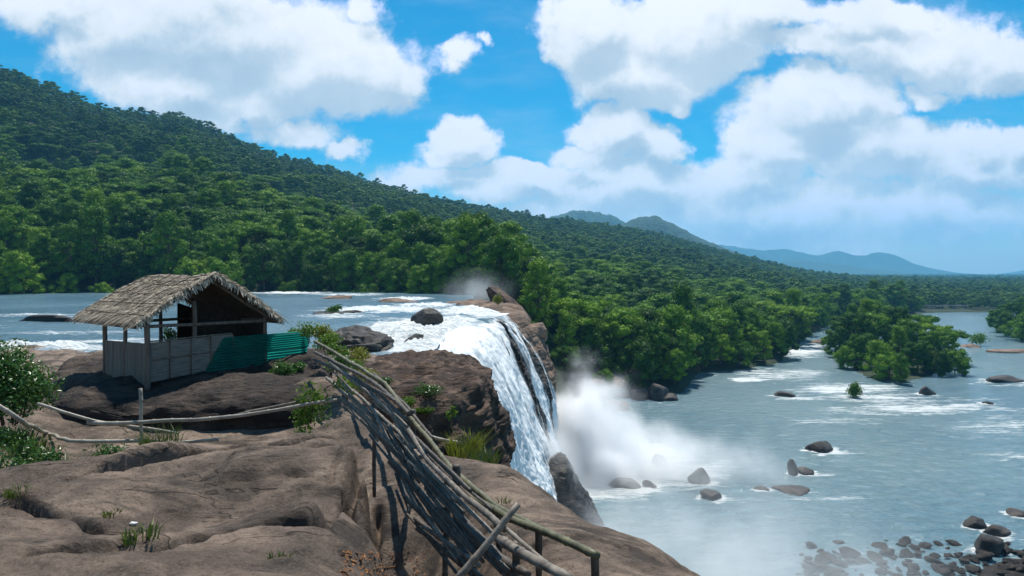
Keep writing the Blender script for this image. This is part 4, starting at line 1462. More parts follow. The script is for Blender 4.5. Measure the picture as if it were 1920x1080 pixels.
def plant(name, loc, rad, n, leaf, mat, label, cat, seed, aspect=.5, up=.3, hang=0.0, stems=6, group=None, clumps=9, spread=.5, zc=.3):
    rg = np.random.default_rng(seed)
    root = empty(name, loc)
    tag(root, label, cat, group)
    rad = np.array(rad)
    c = rg.normal(size=(clumps, 3))
    c /= np.linalg.norm(c, axis=1)[:, None]
    c = c * rg.uniform(.3, .8, (clumps, 1))
    c[:, 2] = np.abs(c[:, 2]) if hang == 0 else c[:, 2]
    idx = rg.integers(0, clumps, n)
    d = rg.normal(size=(n, 3))
    d /= np.linalg.norm(d, axis=1)[:, None]
    C = (c[idx] + d * spread * rg.random((n, 1)) ** .4)
    if hang:
        C[:, 2] -= hang * rg.random(n) ** 2
    C = C * rad + np.array([0, 0, rad[2] * zc])
    N = d * .6 + rg.normal(size=(n, 3)) * .5 + np.array([0, 0, up])
    N /= np.linalg.norm(N, axis=1)[:, None]
    V, F = leaf_quads(C, N, leaf, rg, aspect)
    link('foliage', mesh_np('foliage', V, F, False), mat, root)
    if stems:
        mb = MB()
        for k in range(stems):
            e = (c[k % clumps] * rad * 1.05 + np.array([0, 0, rad[2] * zc]))
            mb.tube([(e[0] * .35, e[1] * .35, -.25), e * np.array([.6, .6, .45]), e], .012 + .006 * rad[2], 5, wob=.05, seed=seed + k, sub=.2, taper=.4)
        link('stem', mb.mesh('stem'), M_BARK, root)
    return root


def tuft(loc, n, h, mat, label, seed, spread=.12, group=None, cat='grass tuft'):
    rg = np.random.default_rng(seed)
    t = rg.uniform(0, 6.28, n)
    r = spread * np.sqrt(rg.random(n))
    b = np.stack([r * np.cos(t), r * np.sin(t), np.full(n, -.03)], -1)
    hh = h * rg.uniform(.5, 1.1, n)
    lean = rg.normal(size=(n, 2)) * .35 + np.stack([np.cos(t), np.sin(t)], -1) * .35
    tip = b + np.concatenate([lean * hh[:, None], hh[:, None]], 1)
    mid = b + np.concatenate([lean * hh[:, None] * .3, hh[:, None] * .6], 1)
    w_ = np.stack([-np.sin(t + 1), np.cos(t + 1), t * 0], -1) * .006 * (1 + h)
    V = np.stack([b - w_, b + w_, mid + w_ * .8, tip, mid - w_ * .8], 1).reshape(-1, 3)
    F4 = (np.arange(n)[:, None] * 5 + np.array([[0, 1, 2, 4]]))
    F3 = (np.arange(n)[:, None] * 5 + np.array([[4, 2, 3]]))
    o = link('grass_tuft', mesh_np('grass_tuft', V, [F4, F3], False), mat, None, loc)
    return tag(o, label, cat, group)


bpy.context.view_layer.update()
DG = bpy.context.evaluated_depsgraph_get()


def hit(px, py):
    """First surface met through a photo pixel."""
    d = P(px, py, 1.0) - cam.location
    ok, loc, n_, _i, ob, _m = SC.ray_cast(DG, cam.location, d.normalized(), distance=400)
    return loc if ok else None


def on_rock(px, py, dz=0.0):
    p = hit(px, py)
    p = p.copy() if p is not None else fg_point(px, py)
    p.z += dz
    return p


def seat(px, py, Yq, tol=7.0):
    """Base for a plant: the rock under that pixel when it is near the distance given, else the point itself."""
    p = hit(px, py)
    if p is not None and abs(p.y - Yq) < tol:
        return p
    return P(px, py, Yq)


plant('bush', P(14, 772, 13.2), (.86, .8, .93), 8500, .078, M_BUSH, 'dense dark green leafy bush at the left edge beside the hut', 'bush', 801, clumps=40, spread=.5, stems=12, zc=.35)
plant('plant', P(318, 637, 21.5), (.34, .3, .34), 420, .08, M_BRIGHT, 'small bright plant seen through the hut\'s open side', 'plant', 802)
BR = 'bright weeds between the hut and the bamboo fence'
plant('plant', seat(560, 642, 21.6), (.42, .5, .42), 700, .085, M_BRIGHT, 'yellow-green weed rising over the green sheet at the roof\'s end', 'plant', 803, group=BR, stems=3, zc=.12)
plant('plant', seat(605, 640, 20.0), (.4, .4, .45), 800, .085, M_YELLOW, 'yellowest weed right beside the green sheet\'s edge', 'plant', 804, group=BR, stems=3, zc=.12)
plant('plant', seat(628, 668, 18.5), (.38, .4, .34), 700, .08, M_BRIGHT, 'bright weed spilling over the top ends of the bamboo rails', 'plant', 805, group=BR, stems=3, zc=.12)
plant('plant', seat(655, 690, 18.0), (.42, .4, .28), 600, .08, M_BRIGHT, 'bright low weed on the brown outcrop\'s left corner', 'plant', 806, group=BR, stems=3, zc=.12)
plant('plant', seat(690, 705, 19.0), (.4, .4, .22), 500, .07, M_YELLOW, 'yellowish weed on the outcrop above the dark bamboo rail', 'plant', 807, group=BR, stems=3, zc=.12)
plant('plant', seat(560, 695, 16.4), (.42, .3, .25), 520, .08, M_BUSH, 'dark green weed at the foot of the green sheet', 'plant', 808, group=BR, stems=3, zc=.12)
plant('creeper', P(578, 768, 12.4), (.42, .3, .42), 900, .075, M_BRIGHT, 'bright creeper hanging over the grey railing at its right end', 'creeper', 809, hang=1.0, clumps=12)
plant('creeper', P(648, 725, 12.0), (.34, .25, .2), 500, .06, M_BRIGHT, 'small-leaved creeper climbing across the bamboo rails', 'creeper', 810, hang=.6)
plant('shrub', seat(805, 745, 20.3), (.55, .4, .42), 700, .085, M_BUSH, 'pale green shrub growing on the outcrop\'s shaded face', 'shrub', 811, clumps=8)
for q, (px, py, Yq, rr, mt, lab) in enumerate([
        (585, 628, 20.5, .5, M_BRIGHT, 'tall bright weed behind the free end of the green sheet'), (618, 650, 19.2, .42, M_BRIGHT, 'leafy weed between the green sheet and the dark bamboo rail'),
        (640, 690, 16.6, .40, M_BUSH, 'dark weed tangled under the upper bamboo rails'), (530, 702, 16.2, .38, M_BUSH, 'low dark weed on the hut rock left of the creeper'),
        (672, 672, 21.0, .5, M_YELLOW, 'mossy yellow growth at the outcrop\'s upper left edge'), (720, 718, 19.6, .3, M_BUSH, 'small weed rooted in the outcrop\'s left face'),
        (762, 760, 17.0, .34, M_BRIGHT, 'bright weed showing between the two bamboo fences')]):
    plant('plant', seat(px, py, Yq), (rr, rr, rr * .8), 900, .075, mt, lab, 'plant', 860 + q, group=BR, clumps=14, stems=3, zc=.12)
plant('fern', seat(785, 775, 16.5), (.5, .3, .2), 520, .11, M_BRIGHT, 'bright green fern patch under the outcrop\'s shaded face', 'fern', 812, aspect=.3, up=.7)
plant('plant', seat(848, 782, 16.0), (.14, .14, .18), 24, .16, M_BRIGHT, 'broad-leaved seedling alone right of the fern patch', 'plant', 813, clumps=4, stems=3)
plant('shrub', at_z(627, 586, 24.3), (1.3, 1.0, 1.0), 380, .35, M_FAR, 'tiny bush on a black rock in the upper river', 'shrub', 814)
plant('shrub', Vector((-2.4, 112, 25.0)), (.9, .9, 1.3), 300, .4, M_YELLOW, 'yellow-green shrub on the rock shelf by the tilted slab', 'shrub', 815)
plant('shrub', Vector((2.6, 108, 21.5)), (1.1, 1.1, .9), 300, .4, M_BRIGHT, 'bright green shrub on the cliff edge right of the falls', 'shrub', 816)
plant('shrub', at_z(1604, 744, .2), (2.2, 2.0, 2.6), 1200, .5, M_TREE, 'dark bush standing alone in the rapids before the island', 'shrub', 817, clumps=14)
plant('shrub', at_z(1836, 645, .8), (4.2, 3.0, 3.6), 900, .7, M_TREE, 'round bush on a rock in the channel beside the right bank', 'shrub', 818, clumps=14)
rock_px(1832, 652, 34, 6, 0, 330, 'flat rock carrying a round bush in the right channel', M_BANK)
rock_px(1905, 662, 70, 6, 0, 331, 'long reddish rock bar at the foot of the right bank', M_BANK, depth=.4)
rock_px(1550, 644, 44, 5, 0, 332, 'small tan sandbar rock at the island\'s left tip', M_BANK, depth=.5)
tuft(on_rock(264, 1005), 60, .11, M_GRASS, 'green grass tuft beside the white paper scrap on the slab', 821, .1)
tuft(on_rock(212, 962), 34, .09, M_GRASS, 'thin grass tuft above the white paper scrap on the slab', 822, .08)
tuft(on_rock(520, 1045), 30, .07, M_GRASS, 'short grass tuft on the nearest rock in the bottom middle', 823, .06)
tuft(on_rock(30, 925), 60, .12, M_GRASS, 'grass tuft in the crack at the left edge', 824, .1)
tuft(P(300, 838, 11.6), 120, .4, M_GRASS, 'grass clump at the foot of the railing post', 825, .3)
tuft(P(345, 835, 15.3), 90, .35, M_YELLOW, 'yellowish grass clump under the railing\'s lower rail end', 826, .3)
tuft(P(872, 850, 12.2), 160, .45, M_YELLOW, 'yellow grass clump under the outcrop by the fallen stick', 827, .3)
tuft(P(905, 868, 11.6), 110, .3, M_GRASS, 'green grass clump where the outcrop meets the ledge', 828, .25)
tuft(on_rock(935, 945), 60, .12, M_GRASS, 'small grass patch on the ledge beside the crossed pole', 829, .15)
hollow = []
for i in range(22):
    px = 4 + 205 * ((i * .618) % 1)
    Yq = 10.3 + 2.6 * ((i * .377) % 1)
    x_ = (px - 960) / FPX * Yq
    hollow.append(Vector((x_, Yq, float(fg_base(np.array([x_]), np.array([Yq]))[0]) - .02)))
for i, p in enumerate(hollow):
    if i % 3 == 0:
        plant('weed', p, (.42, .36, .42), 620, .065, M_BUSH, 'leafy dark weed in the shady hollow below the left bush', 'weed', 870 + i, group='weeds in the hollow below the left bush', stems=2, zc=.15)
    else:
        tuft(p, 120, .38, M_BUSH if i % 2 else M_GRASS, 'grass clump in the weedy hollow below the left bush', 840 + i, .34, 'grass clumps in the hollow below the left bush')

# ------------------------------------------------------------------ the hut
E0 = np.array([-9.36, 17.0])          # near left corner of the eaves
GD = np.array([.63, .78]) / math.hypot(.63, .78)
SD = np.array([-GD[1], GD[0]])


def hp(a, b, h):
    """Hut point: a along the gable, b back along the ridge, h below the eye."""
    q = E0 + GD * a + SD * b
    return np.array([q[0], q[1], EYE - h])


hut = empty('hut', hp(0, 0, 3.0))
tag(hut, 'small thatched bamboo hut with half-height matting walls on the rock', 'hut')
HUTI = Matrix.Translation(-Vector(hp(0, 0, 3.0)))


def hpart(name, mb, mat, parent=None, smooth=True, label=None):
    me = mb.mesh(name, smooth)
    if parent is None:
        me.transform(HUTI)
        o = link(name, me, mat, hut)
    else:
        me.transform(HUTI)
        o = link(name, me, mat, parent)
    if label:
        o['label'] = label
    return o


W0A, W0B = .42, .38           # wall corner inset from the eaves corner
GW, GL = 4.1, 4.15            # roof plan
RISE_F, RISE_B = 1.30, 1.14


def roof_pt(a, b, lift=0.0):
    """Point on the thatch: a 0..GW across, b 0..GL back; the ridge sags a little to the back."""
    t = abs(a - GW / 2) / (GW / 2)
    hr = .02 + .16 * (b / GL) + .05 * math.sin(b * 1.4)
    he = 1.30 + (.10 if a > GW / 2 else 0)
    h = hr + (he - hr) * t - .06 * math.sin(math.pi * t)
    return hp(a, b, h - lift)


# thatch slab
mb = MB()
na, nb = 41, 25
top = np.array([[roof_pt(GW * i / (na - 1), GL * j / (nb - 1)) for j in range(nb)] for i in range(na)])
bot = top - np.array([0, 0, .10])
mb.add(top.reshape(-1, 3), grid_faces(na, nb)[:, ::-1])
mb.add(bot.reshape(-1, 3), grid_faces(na, nb))
for A_, B_ in ((top[0], bot[0]), (top[-1], bot[-1]), (top[:, 0], bot[:, 0]), (top[:, -1], bot[:, -1])):
    n_ = len(A_)
    mb.add(np.concatenate([A_, B_]), np.stack([np.arange(n_ - 1), np.arange(1, n_), np.arange(1, n_) + n_, np.arange(n_ - 1) + n_], -1))
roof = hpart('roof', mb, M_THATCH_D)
# leaf blades of the thatch
rg = np.random.default_rng(9)
Vb, Fb, nq = [], [], 0


def blade(p0, p1, wvec, lift, tw):
    global nq
    mid = (p0 + p1) / 2 + np.array([0, 0, lift])
    tip = p1
    Vb.extend([p0 - wvec, p0 + wvec, mid + wvec * 1.1, mid - wvec * 1.1, tip + wvec * .35 + tw, tip - wvec * .35 + tw])
    Fb.extend([[nq, nq + 1, nq + 2, nq + 3], [nq + 3, nq + 2, nq + 4, nq + 5]])
    nq += 6


ROWS = 17
for side in (0, 1):
    for r_ in range(ROWS):
        t = 1 - r_ / ROWS                       # from the eaves up
        cnt = 270
        for c in range(cnt):
            b = -.08 + (GL + .16) * (c + rg.uniform(-.7, .7)) / cnt
            b = min(max(b, -.12), GL + .12)
            a0 = GW / 2 * (1 - max(t - 1.35 / ROWS, 0)) if side == 0 else GW / 2 * (1 + max(t - 1.35 / ROWS, 0))
            ext = rg.uniform(-.05, .12) + (.17 * rg.random() ** 1.5 if r_ == 0 else 0)
            a1 = GW / 2 * (1 - t) - ext if side == 0 else GW / 2 * (1 + t) + ext
            b2 = b + rg.uniform(-.16, .16)
            p0 = roof_pt(a0, b, .03 + .012 * rg.random())
            p1 = roof_pt(a1, b2, .035 + .085 * rg.random() ** 1.6)
            if r_ == 0:
                p1[2] -= rg.uniform(0, .10)
            wv = np.array([*(SD * rg.uniform(.0035, .010)), rg.uniform(-.005, .005)])
            blade(p0, p1, wv, rg.uniform(.0, .03), np.array([0, 0, 0]))
# blades hanging off the gable edges
for bb, sg in ((0, -1), (GL, 1)):
    for c in range(330):
        a = GW * rg.random()
        p0 = roof_pt(a, bb, .05)
        ln = rg.uniform(.08, .26)
        p1 = p0 + np.array([*(SD * sg * rg.uniform(.02, .12)), -ln]) + np.array([*(GD * rg.uniform(-.1, .1)), 0])
        wv = np.array([*(GD * rg.uniform(.012, .028)), 0])
        blade(p0 + np.array([*(SD * -sg * .05), .02]), p1, wv, .01, np.array([*(SD * rg.uniform(-.04, .04)), 0]))
# ridge tuft
for c in range(160):
    b = GL * rg.random()
    p0 = roof_pt(GW / 2 + rg.uniform(-.05, .05), b, .05)
    p1 = roof_pt(GW / 2 + rg.choice([-1, 1]) * rg.uniform(.15, .4), b + rg.uniform(-.1, .1), .05 + .03 * rg.random())
    blade(p0, p1, np.array([*(SD * rg.uniform(.012, .022)), 0]), .02, np.zeros(3))
me = mesh_np('thatch', np.array(Vb), np.array(Fb), False)
me.transform(HUTI)
link('thatch', me, M_THATCH, roof)
# battens tied over the thatch
for r_ in (1, 3, 5, 7, 8, 9):
    mb = MB()
    t = 1 - r_ / 10
    mb.tube([roof_pt(GW / 2 * (1 - t), b_, .085) for b_ in np.linspace(.05, GL - .05, 7)], .011, 6, wob=.015, seed=r_, sub=.2)
    hpart('batten', mb, M_DARK, roof)
for c in range(6):
    mb = MB()
    b_ = .3 + (GL - .6) * c / 5
    mb.tube([roof_pt(GW / 2 * (1 - t), b_ + .05 * math.sin(c), .095) for t in np.linspace(.05, .55 + .25 * (c % 2), 6)], .009, 6, wob=.02, seed=40 + c, sub=.2)
    hpart('batten', mb, M_DARK, roof)
# rafters and tie beam under the gable
for a_, b_, h_, a2, b2, h2 in [(.1, .35, 1.36, GW / 2, .35, .16), (GW - .1, .35, 1.42, GW / 2, .35, .16), (W0A, W0B, 1.38, 3.9, W0B, 1.40), (W0A, W0B, 1.36, W0A, W0B + 2.9, 1.42), (3.7, W0B, 1.38, 3.7, W0B + 2.9, 1.42), (GW / 2, .1, .2, GW / 2, GL - .1, .34), (W0A, 3.1, 1.4, 3.8, 3.1, 1.42)]:
    mb = MB()
    mb.tube([hp(a_, b_, h_), hp(a2, b2, h2)], .045, 8, wob=.02, seed=int(a_ * 10 + b_ * 7), sub=.2)
    hpart('rafter', mb, M_POST)


def post(a, b, h0, h1, r):
    mb = MB()
    mb.tube([hp(a, b, h0), hp(a + .02, b, (h0 + h1) / 2), hp(a, b, h1)], r, 10, wob=.015, seed=int(a * 31 + b * 17), sub=.15, taper=.92)
    hpart('post', mb, M_POST)


for a, b, h0, h1, r in [(W0A, W0B, 3.05, 1.25, .075), (W0A, W0B + 1.35, 3.25, 1.3, .055), (W0A, W0B + 2.7, 3.4, 1.3, .065), (1.66, W0B + .05, 2.95, .75, .06), (1.95, W0B + 2.7, 3.1, .7, .055), (3.75, W0B, 2.8, 1.3, .06), (3.75, W0B + 2.7, 3.1, 1.3, .06)]:
    post(a, b, h0, h1, r)


def panel(name, a0, b0, a1, b1, ht0, ht1, hb0, hb1, mat, th=.02, label=None):
    """A slab wall between two plan points with sloping top and bottom edges."""
    nn = SD if abs(b1 - b0) < 1e-6 else GD
    V = []
    for sgn in (-1, 1):
        for (a, b, h) in ((a0, b0, hb0), (a1, b1, hb1), (a1, b1, ht1), (a0, b0, ht0)):
            q = hp(a, b, h)
            q[:2] += nn * th / 2 * sgn
            V.append(q)
    mb = MB()
    mb.add(V, [[0, 1, 2, 3], [7, 6, 5, 4], [0, 4, 5, 1], [1, 5, 6, 2], [2, 6, 7, 3], [3, 7, 4, 0]])
    return hpart(name, mb, mat, smooth=False, label=label)


# front wall: four mats above, four below, with split-bamboo edging
aa = [W0A + .06, .98, 1.55, 2.1, 2.75]
for i in range(4):
    f0, f1 = aa[i] + .006, aa[i + 1] - .006
    tp = lambda a: 1.80 - .03 * (a - W0A)
    md_ = lambda a: 2.26 - .045 * (a - W0A)
    bt = lambda a: 2.83 - .09 * (a - W0A)
    panel('wall_panel', f0, W0B - .015 * (i % 2), f1, W0B - .015 * (i % 2), tp(f0), tp(f1), md_(f0) - .005, md_(f1) - .005, M_MAT)
    panel('wall_panel', f0, W0B - .01 * ((i + 1) % 2), f1, W0B - .01 * ((i + 1) % 2), md_(f0) + .005, md_(f1) + .005, bt(f0), bt(f1), M_MAT)
for i, a in enumerate(aa[1:]):
    mb = MB()
    mb.tube([hp(a, W0B - .04, 1.76), hp(a, W0B - .04, 2.78 - .06 * i)], .016, 6, sub=.3)
    hpart('batten', mb, M_POST)
for h_, d_ in ((1.77, .03), (2.25, .045)):
    mb = MB()
    mb.tube([hp(W0A, W0B - .035, h_), hp(2.7, W0B - .035, h_ - d_ * 2.3)], .02, 6, wob=.01, seed=3, sub=.3)
    hpart('batten', mb, M_BAMBOO)
# left wall of upright slats
for i in range(22):
    b = W0B + .08 + 2.6 * i / 22
    panel('wall_panel' if i < 0 else 'slat', W0A + .01 * random.uniform(-1, 1), b, W0A, b + .108, 1.82 + .02 * random.random() + .07 * i / 22, 1.82 + .07 * i / 22, 2.9 + .18 * i / 22, 2.9 + .18 * i / 22, M_MATV, .022)
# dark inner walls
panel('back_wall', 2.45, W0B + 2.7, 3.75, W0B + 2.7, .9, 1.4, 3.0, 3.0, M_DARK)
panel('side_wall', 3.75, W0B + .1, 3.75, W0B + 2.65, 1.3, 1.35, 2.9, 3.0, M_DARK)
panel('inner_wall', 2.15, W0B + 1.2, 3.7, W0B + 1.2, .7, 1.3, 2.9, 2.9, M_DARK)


def corrugated(name, a0, a1, b, h0, h1, hd, label, waves, amp=.016, skew=0.0):
    n1, n2 = waves * 8 + 1, 24
    t = np.linspace(0, 1, n1)
    V = []
    for side in (0,):
        for i in range(n1):
            for j in range(n2):
                s = j / (n2 - 1)
                lo_a = a0 + skew * t[i]
                a = lo_a + (a1 - lo_a) * s
                h = h0 + (h1 - h0) * t[i] + hd * s
                q = hp(a, b, h)
                q[:2] += SD * (amp * math.sin(2 * math.pi * waves * t[i]) + .003 * side + .02 * math.sin(s * 5 + t[i] * 3))
                V.append(q)
    mb = MB()
    V = np.array(V)
    gf = grid_faces(n1, n2)
    mb.add(V, gf)
    return hpart(name, mb, M_GREEN, label=label)


corrugated('translucent_sheet', 2.45, 3.80, W0B - .07, 1.80, 2.72, -.01, None, 12, skew=-.55)
corrugated('translucent_sheet', 3.76, 5.15, W0B - .07, 2.28, 2.75, -.02, 'lower piece of the green sheet at the free end, in shade', 6)
corrugated('translucent_sheet', 3.72, 5.2, W0B - .125, 1.80, 2.3, -.02, 'upper backlit piece of the green sheet with strong ridges at the free end', 8, amp=.02)  # one translucent sheet, split so this piece takes the shape of its backlit patch
mb = MB()
mb.tube([hp(5.1, W0B - .02, 2.95), hp(5.1, W0B - .02, 1.75)], .035, 8, sub=.2)
hpart('post', mb, M_POST)

# ------------------------------------------------------------------ bamboo railings and fence


def bamboo(pts, r, mat, parent, name, seed, org, nodes=.33, wob=.03, taper=.8):
    mb = MB()
    mb.tube([Vector(p) for p in pts], r, 9, nodes=nodes, wob=wob, seed=seed, sub=.1, taper=taper)
    me = mb.mesh(name)
    me.transform(Matrix.Translation(-org))
    return link(name, me, mat, parent)


org = P(265, 845, 12)
rail = empty('railing', org)
tag(rail, 'low grey bamboo railing across the gully below the hut', 'railing')
for i, (pl, r, m) in enumerate([
        ([(165, 792, 12.0), (265, 793, 11.9), (360, 787, 11.9), (450, 778, 12.0), (540, 765, 12.1), (632, 750, 12.3)], .036, M_BAMBOO_W),
        ([(440, 779, 12.1), (500, 768, 12.2), (560, 753, 12.3)], .025, M_BAMBOO),
        ([(70, 757, 11.8), (120, 773, 11.9), (178, 788, 12.0), (240, 798, 12.1), (335, 813, 12.2)], .028, M_BAMBOO_W),
        ([(-10, 757, 11.0), (40, 790, 11.2), (90, 814, 15.3), (130, 826, 11.5), (265, 829, 11.8), (330, 831, 11.8), (410, 825, 11.8)], .036, M_BAMBOO_W)]):
    bamboo([P(*q) for q in pl], r, m, rail, 'rail', 900 + i, org, wob=.02)
bamboo([P(263, 728, 12.1), P(266, 790, 12.05), P(270, 850, 12.0)], .032, M_BAMBOO_W, rail, 'post', 910, org)


def fY(px):
    return 2.073 / ((px - 960) / FPX + .4295)


def f2Y(px):
    return float(np.interp(px, [590, 647, 753, 855, 1010, 1118], [17.5, 15.5, 10.8, 7.6, 6.0, 5.2]))


org = P(880, 1000, 5.5)
org.z = EYE - 3.0
fence = empty('fence', org)
tag(fence, 'tall lattice fence of many grey bamboo poles running from hut to foreground', 'fence')
LEFT = [
    ([(620, 680), (680, 727), (727, 765), (767, 810), (803, 860), (873, 930), (945, 992)], .036, M_BAMBOO, 0),
    ([(590, 660), (657, 693), (713, 727), (767, 776)], .032, M_BAMBOO_D, .1),
    ([(612, 708), (667, 755), (713, 793), (767, 843), (813, 893), (850, 940)], .030, M_BAMBOO, .05),
    ([(640, 745), (693, 790), (722, 823), (773, 870), (815, 912)], .028, M_BAMBOO, -.04),
    ([(690, 792), (727, 837), (767, 876), (800, 910)], .027, M_BAMBOO_D, .03),
    ([(718, 822), (800, 890), (840, 946), (890, 993), (950, 1056)], .030, M_BAMBOO_D, .06),
    ([(728, 856), (793, 927), (847, 990), (882, 1052)], .030, M_BAMBOO_D, 0),
    ([(743, 888), (757, 928), (813, 990), (863, 1050), (905, 1085)], .028, M_BAMBOO_D, -.05),
    ([(778, 972), (833, 1017), (890, 1066)], .026, M_BAMBOO_D, .04),
    ([(798, 892), (857, 957), (893, 1007), (966, 1085)], .032, M_BAMBOO_D, .02),
    ([(855, 965), (910, 1027), (955, 1072)], .028, M_BAMBOO_D, -.03),
    ([(930, 1005), (990, 1040), (1070, 1086)], .040, M_BAMBOO, -.06),
    ([(650, 722), (700, 768), (745, 806), (790, 858)], .024, M_BAMBOO, .08),
    ([(680, 760), (735, 815), (790, 878), (830, 925)], .024, M_BAMBOO_D, .08),
]
for (pl, r, m, dy) in list(LEFT):
    dx, dq = random.uniform(-3, 8), random.uniform(9, 24)
    q = [(a + dx, b_ + dq) for a, b_ in pl]
    if random.random() < .45:
        LEFT.append((q[random.randint(0, 1):], r * random.uniform(.7, 1.0), M_BAMBOO_D, random.uniform(-.05, .12)))
    if random.random() < .35:
        dx, dq = random.uniform(-4, 6), random.uniform(22, 38)
        LEFT.append(([(a + dx, b_ + dq) for a, b_ in pl][:-1], r * random.uniform(.6, .9), M_BAMBOO_D, random.uniform(-.05, .12)))
for i, (pl, r, m, dy) in enumerate(LEFT):
    r2 = r * .92
    bamboo([P(a, b, fY(a) + dy) for a, b in pl], r2, m, fence, 'rail', 920 + i, org, wob=.012, nodes=.30)
TL = np.array([(590, 655), (657, 690), (720, 730), (767, 790), (803, 850), (873, 928), (945, 992), (1063, 1080)], float)
BL = np.array([(640, 748), (693, 796), (722, 832), (742, 885), (762, 940), (795, 992), (850, 1045), (900, 1090)], float)
rg = random.Random(17)
for i in range(40):
    t0 = rg.uniform(0, 5.2)
    t1 = min(7, t0 + rg.uniform(1.1, 2.3))
    f0 = rg.uniform(-.02, 1.0)
    f1 = f0 + rg.uniform(-.22, .22)
    pts = []
    for t in (t0, t1):
        f = f0 + (f1 - f0) * (t - t0) / (t1 - t0)
        a = [np.interp(t, range(8), TL[:, c]) for c in (0, 1)]
        b_ = [np.interp(t, range(8), BL[:, c]) for c in (0, 1)]
        x_, y_ = a[0] + (b_[0] - a[0]) * f, a[1] + (b_[1] - a[1]) * f
        pts.append(P(x_, y_, fY(x_) + .10 * math.sin(i * 1.7)))
    bamboo(pts, rg.uniform(.011, .021), M_BAMBOO_D if i % 3 else M_BAMBOO, fence, 'stick', 1000 + i, org, wob=.022, nodes=.25)
for i, (px, t, bh) in enumerate([(700, 752, 3.0), (838, 900, 3.0), (968, 1015, 3.1)]):
    Yq = fY(px)
    bt = HOR + bh * FPX / Yq
    bamboo([P(px, t, Yq + .12), P(px + 2, bt, Yq + .12)], .03, M_BAMBOO_D, fence, 'post', 950 + i, org)
bamboo([P(852, 1092, 4.55), P(972, 944, 4.75)], .027, M_BAMBOO, fence, 'brace', 960, org, wob=.015)
org = P(1010, 1060, 6.0)
fence2 = empty('fence', org)
tag(fence2, 'low bamboo handrail on short posts along the cliff edge', 'fence')
RIGHT = [
    ([(590, 640), (647, 673), (720, 717), (753, 760), (817, 840), (850, 884)], .040, M_BAMBOO_G, 0),
    ([(845, 880), (885, 915), (930, 952), (1012, 992)], .036, M_BAMBOO_G, .05),
    ([(885, 936), (950, 968), (1015, 993), (1120, 1042)], .038, M_BAMBOO_G, -.05),
    ([(700, 700), (760, 760), (812, 822)], .03, M_BAMBOO_D, .15),
]
for i, (pl, r, m, dy) in enumerate(RIGHT):
    bamboo([P(a, b, f2Y(a) + dy) for a, b in pl], r, m, fence2, 'rail', 970 + i, org, wob=.012, nodes=.34)
for i, (px, t, bt, r) in enumerate([(773, 768, 900, .05), (856, 872, 1000, .05), (936, 950, 1060, .035), (1010, 985, 1090, .035), (1115, 1036, 1130, .035)]):
    bamboo([P(px, t, f2Y(px) + .04), P(px, bt, f2Y(px) + .04)], r, M_BAMBOO_D, fence2, 'post', 980 + i, org)
o = link('stick', None or (lambda m_: (m_.tube([P(800, 815, 13.0), P(830, 822, 12.8), P(862, 830, 12.6)], .03, 8, wob=.03, seed=2), m_.mesh('stick'))[1])(MB()), M_BAMBOO_W)
tag(o, 'pale fallen stick lying under the outcrop beside yellow grass', 'stick')
# litter
p = on_rock(250, 985, .015)
V, F = ICO[2]
q = V * np.array([.035, .02, .016]) * (1 + .5 * fbm(V[:, 0] * 3, V[:, 1] * 3, V[:, 2] * 3, 2, 3)[:, None])
tag(link('paper_scrap', mesh_np('paper_scrap', q, F), M_WHITE, None, p), 'crumpled white paper scrap lying on the slab', 'paper')
rg = np.random.default_rng(31)
pp = [on_rock(640 + 160 * rg.random(), 1035 + 45 * rg.random(), .006) for _ in range(170)]
C = np.array([list(q_) for q_ in pp])
N = rg.normal(size=(170, 3)) * .3 + np.array([0, 0, 1])
V, F = leaf_quads(C, N / np.linalg.norm(N, axis=1)[:, None], .045, rg, .5)
tag(link('leaf_litter', mesh_np('leaf_litter', V, F, False), M_LITTER), 'orange-brown dead leaves scattered on the near rock', 'leaf litter', None, 'stuff')

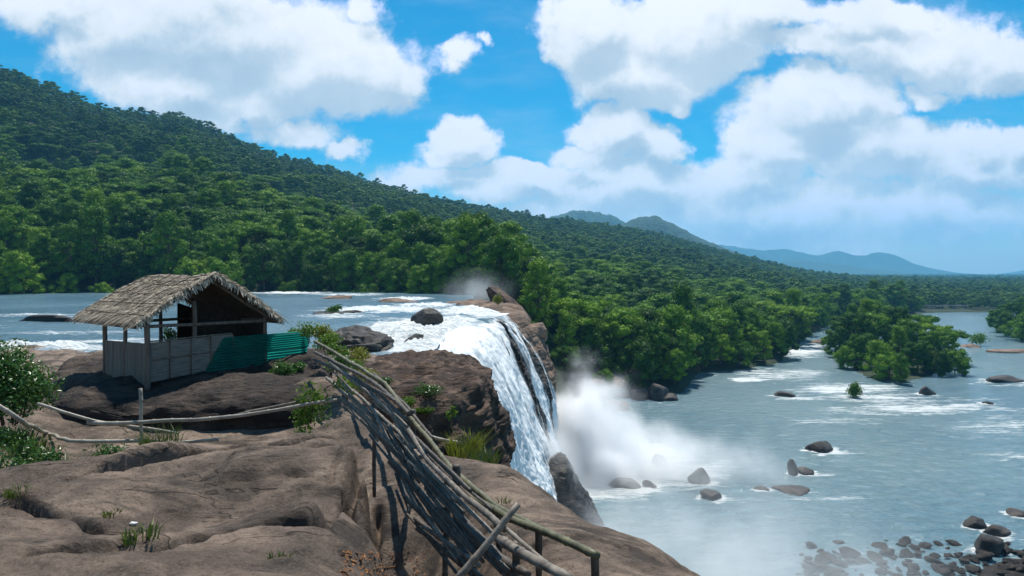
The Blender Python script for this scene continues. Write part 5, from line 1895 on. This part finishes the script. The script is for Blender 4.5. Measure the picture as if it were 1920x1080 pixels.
# ------------------------------------------------------------------ far buildings by the water
b0 = at_z(1708, 583, 0)
house = empty('house', (b0.x, b0.y + 20, 0))
tag(house, 'tiny white house among the trees beyond the island', 'house')
mb = MB()
mb.box((-4, -3, 0), (8, 0, 0), (0, 6, 0), (0, 0, 15.4))
link('wall', mb.mesh('wall', False), M_PAINT, house)
mb = MB()
mb.add([(-4.6, -3.6, 15.3), (4.6, -3.6, 15.3), (4.6, 3.6, 15.3), (-4.6, 3.6, 15.3), (-4.6, 0, 17.6), (4.6, 0, 17.6)], [[0, 1, 5, 4], [2, 3, 4, 5], [0, 3, 2, 1]])
mb.add([(-4.6, -3.6, 15.3), (-4.6, 3.6, 15.3), (-4.6, 0, 17.6), (4.6, -3.6, 15.3), (4.6, 3.6, 15.3), (4.6, 0, 17.6)], [[0, 2, 1], [3, 4, 5]])
link('roof', mb.mesh('roof', False), M_TILE, house)
b1 = at_z(1770, 584, 0)
br = empty('bridge', (b1.x, b1.y + 16, 0))
tag(br, 'long low grey footbridge crossing the far bend of the river', 'bridge')
mb = MB()
mb.box((-22, -.8, 3.6), (56, 0, 0), (0, 1.6, 0), (0, 0, .6))
link('deck', mb.mesh('deck', False), M_CONC, br)
for xx in range(-18, 34, 9):
    mb = MB()
    mb.box((xx, -.5, -.5), (.7, 0, 0), (0, 1, 0), (0, 0, 4.1))
    link('pier', mb.mesh('pier', False), M_CONC, br)

# ------------------------------------------------------------------ spray and haze


def mist(cx, cy, cz, rx, ry, rz, dens, scale, sharp, label):
    V, F = ICO[3]
    o = link('mist', mesh_np('mist', V, F), mist_mat('mist', dens, scale, sharp))
    o.location = (cx, cy, cz)
    o.scale = (rx, ry, rz)
    return tag(o, label, 'mist', None, 'stuff')


mist(11.5, 106, 3.0, 13, 12, 17, 2.8, .34, .36, 'dense white spray boiling up behind the fall')
mist(13, 103, 0.5, 12, 10, 7, 2.2, .34, .34, 'bright burst of spray at the foot of the fall')
mist(23, 102, 0.0, 24, 17, 9.5, .6, .24, .36, 'thin spray drifting off the plunge over the pool')
mist(21, 62, 3.5, 25, 21, 11, .16, .17, .36, 'thin veil of spray above the pool at the bottom edge')
mist(5.0, 80, 6.0, 5, 16, 9, .5, .3, .36, 'spray clinging to the lower half of the falling water')
mist(-7, 150, 25.5, 12, 10, 8, .10, .2, .36, 'faint spray before the dark trees beyond the lip')

hz = bpy.data.materials.new('haze')
hz.use_nodes = True
hz.node_tree.nodes.clear()
k = NT(hz.node_tree)
hv = k.n('ShaderNodeVolumePrincipled', {'Color': (.20, .62, 1, 1), 'Density': 1.2e-4, 'Anisotropy': .2})
out(k, vol=hv.outputs[0])
mb = MB()
mb.box((-6000, -200, -3.0), (14000, 0, 0), (0, 9900, 0), (0, 0, 700))
o = link('haze', mb.mesh('haze', False), hz)
tag(o, 'blue air haze filling the valley', 'haze', None, 'stuff')
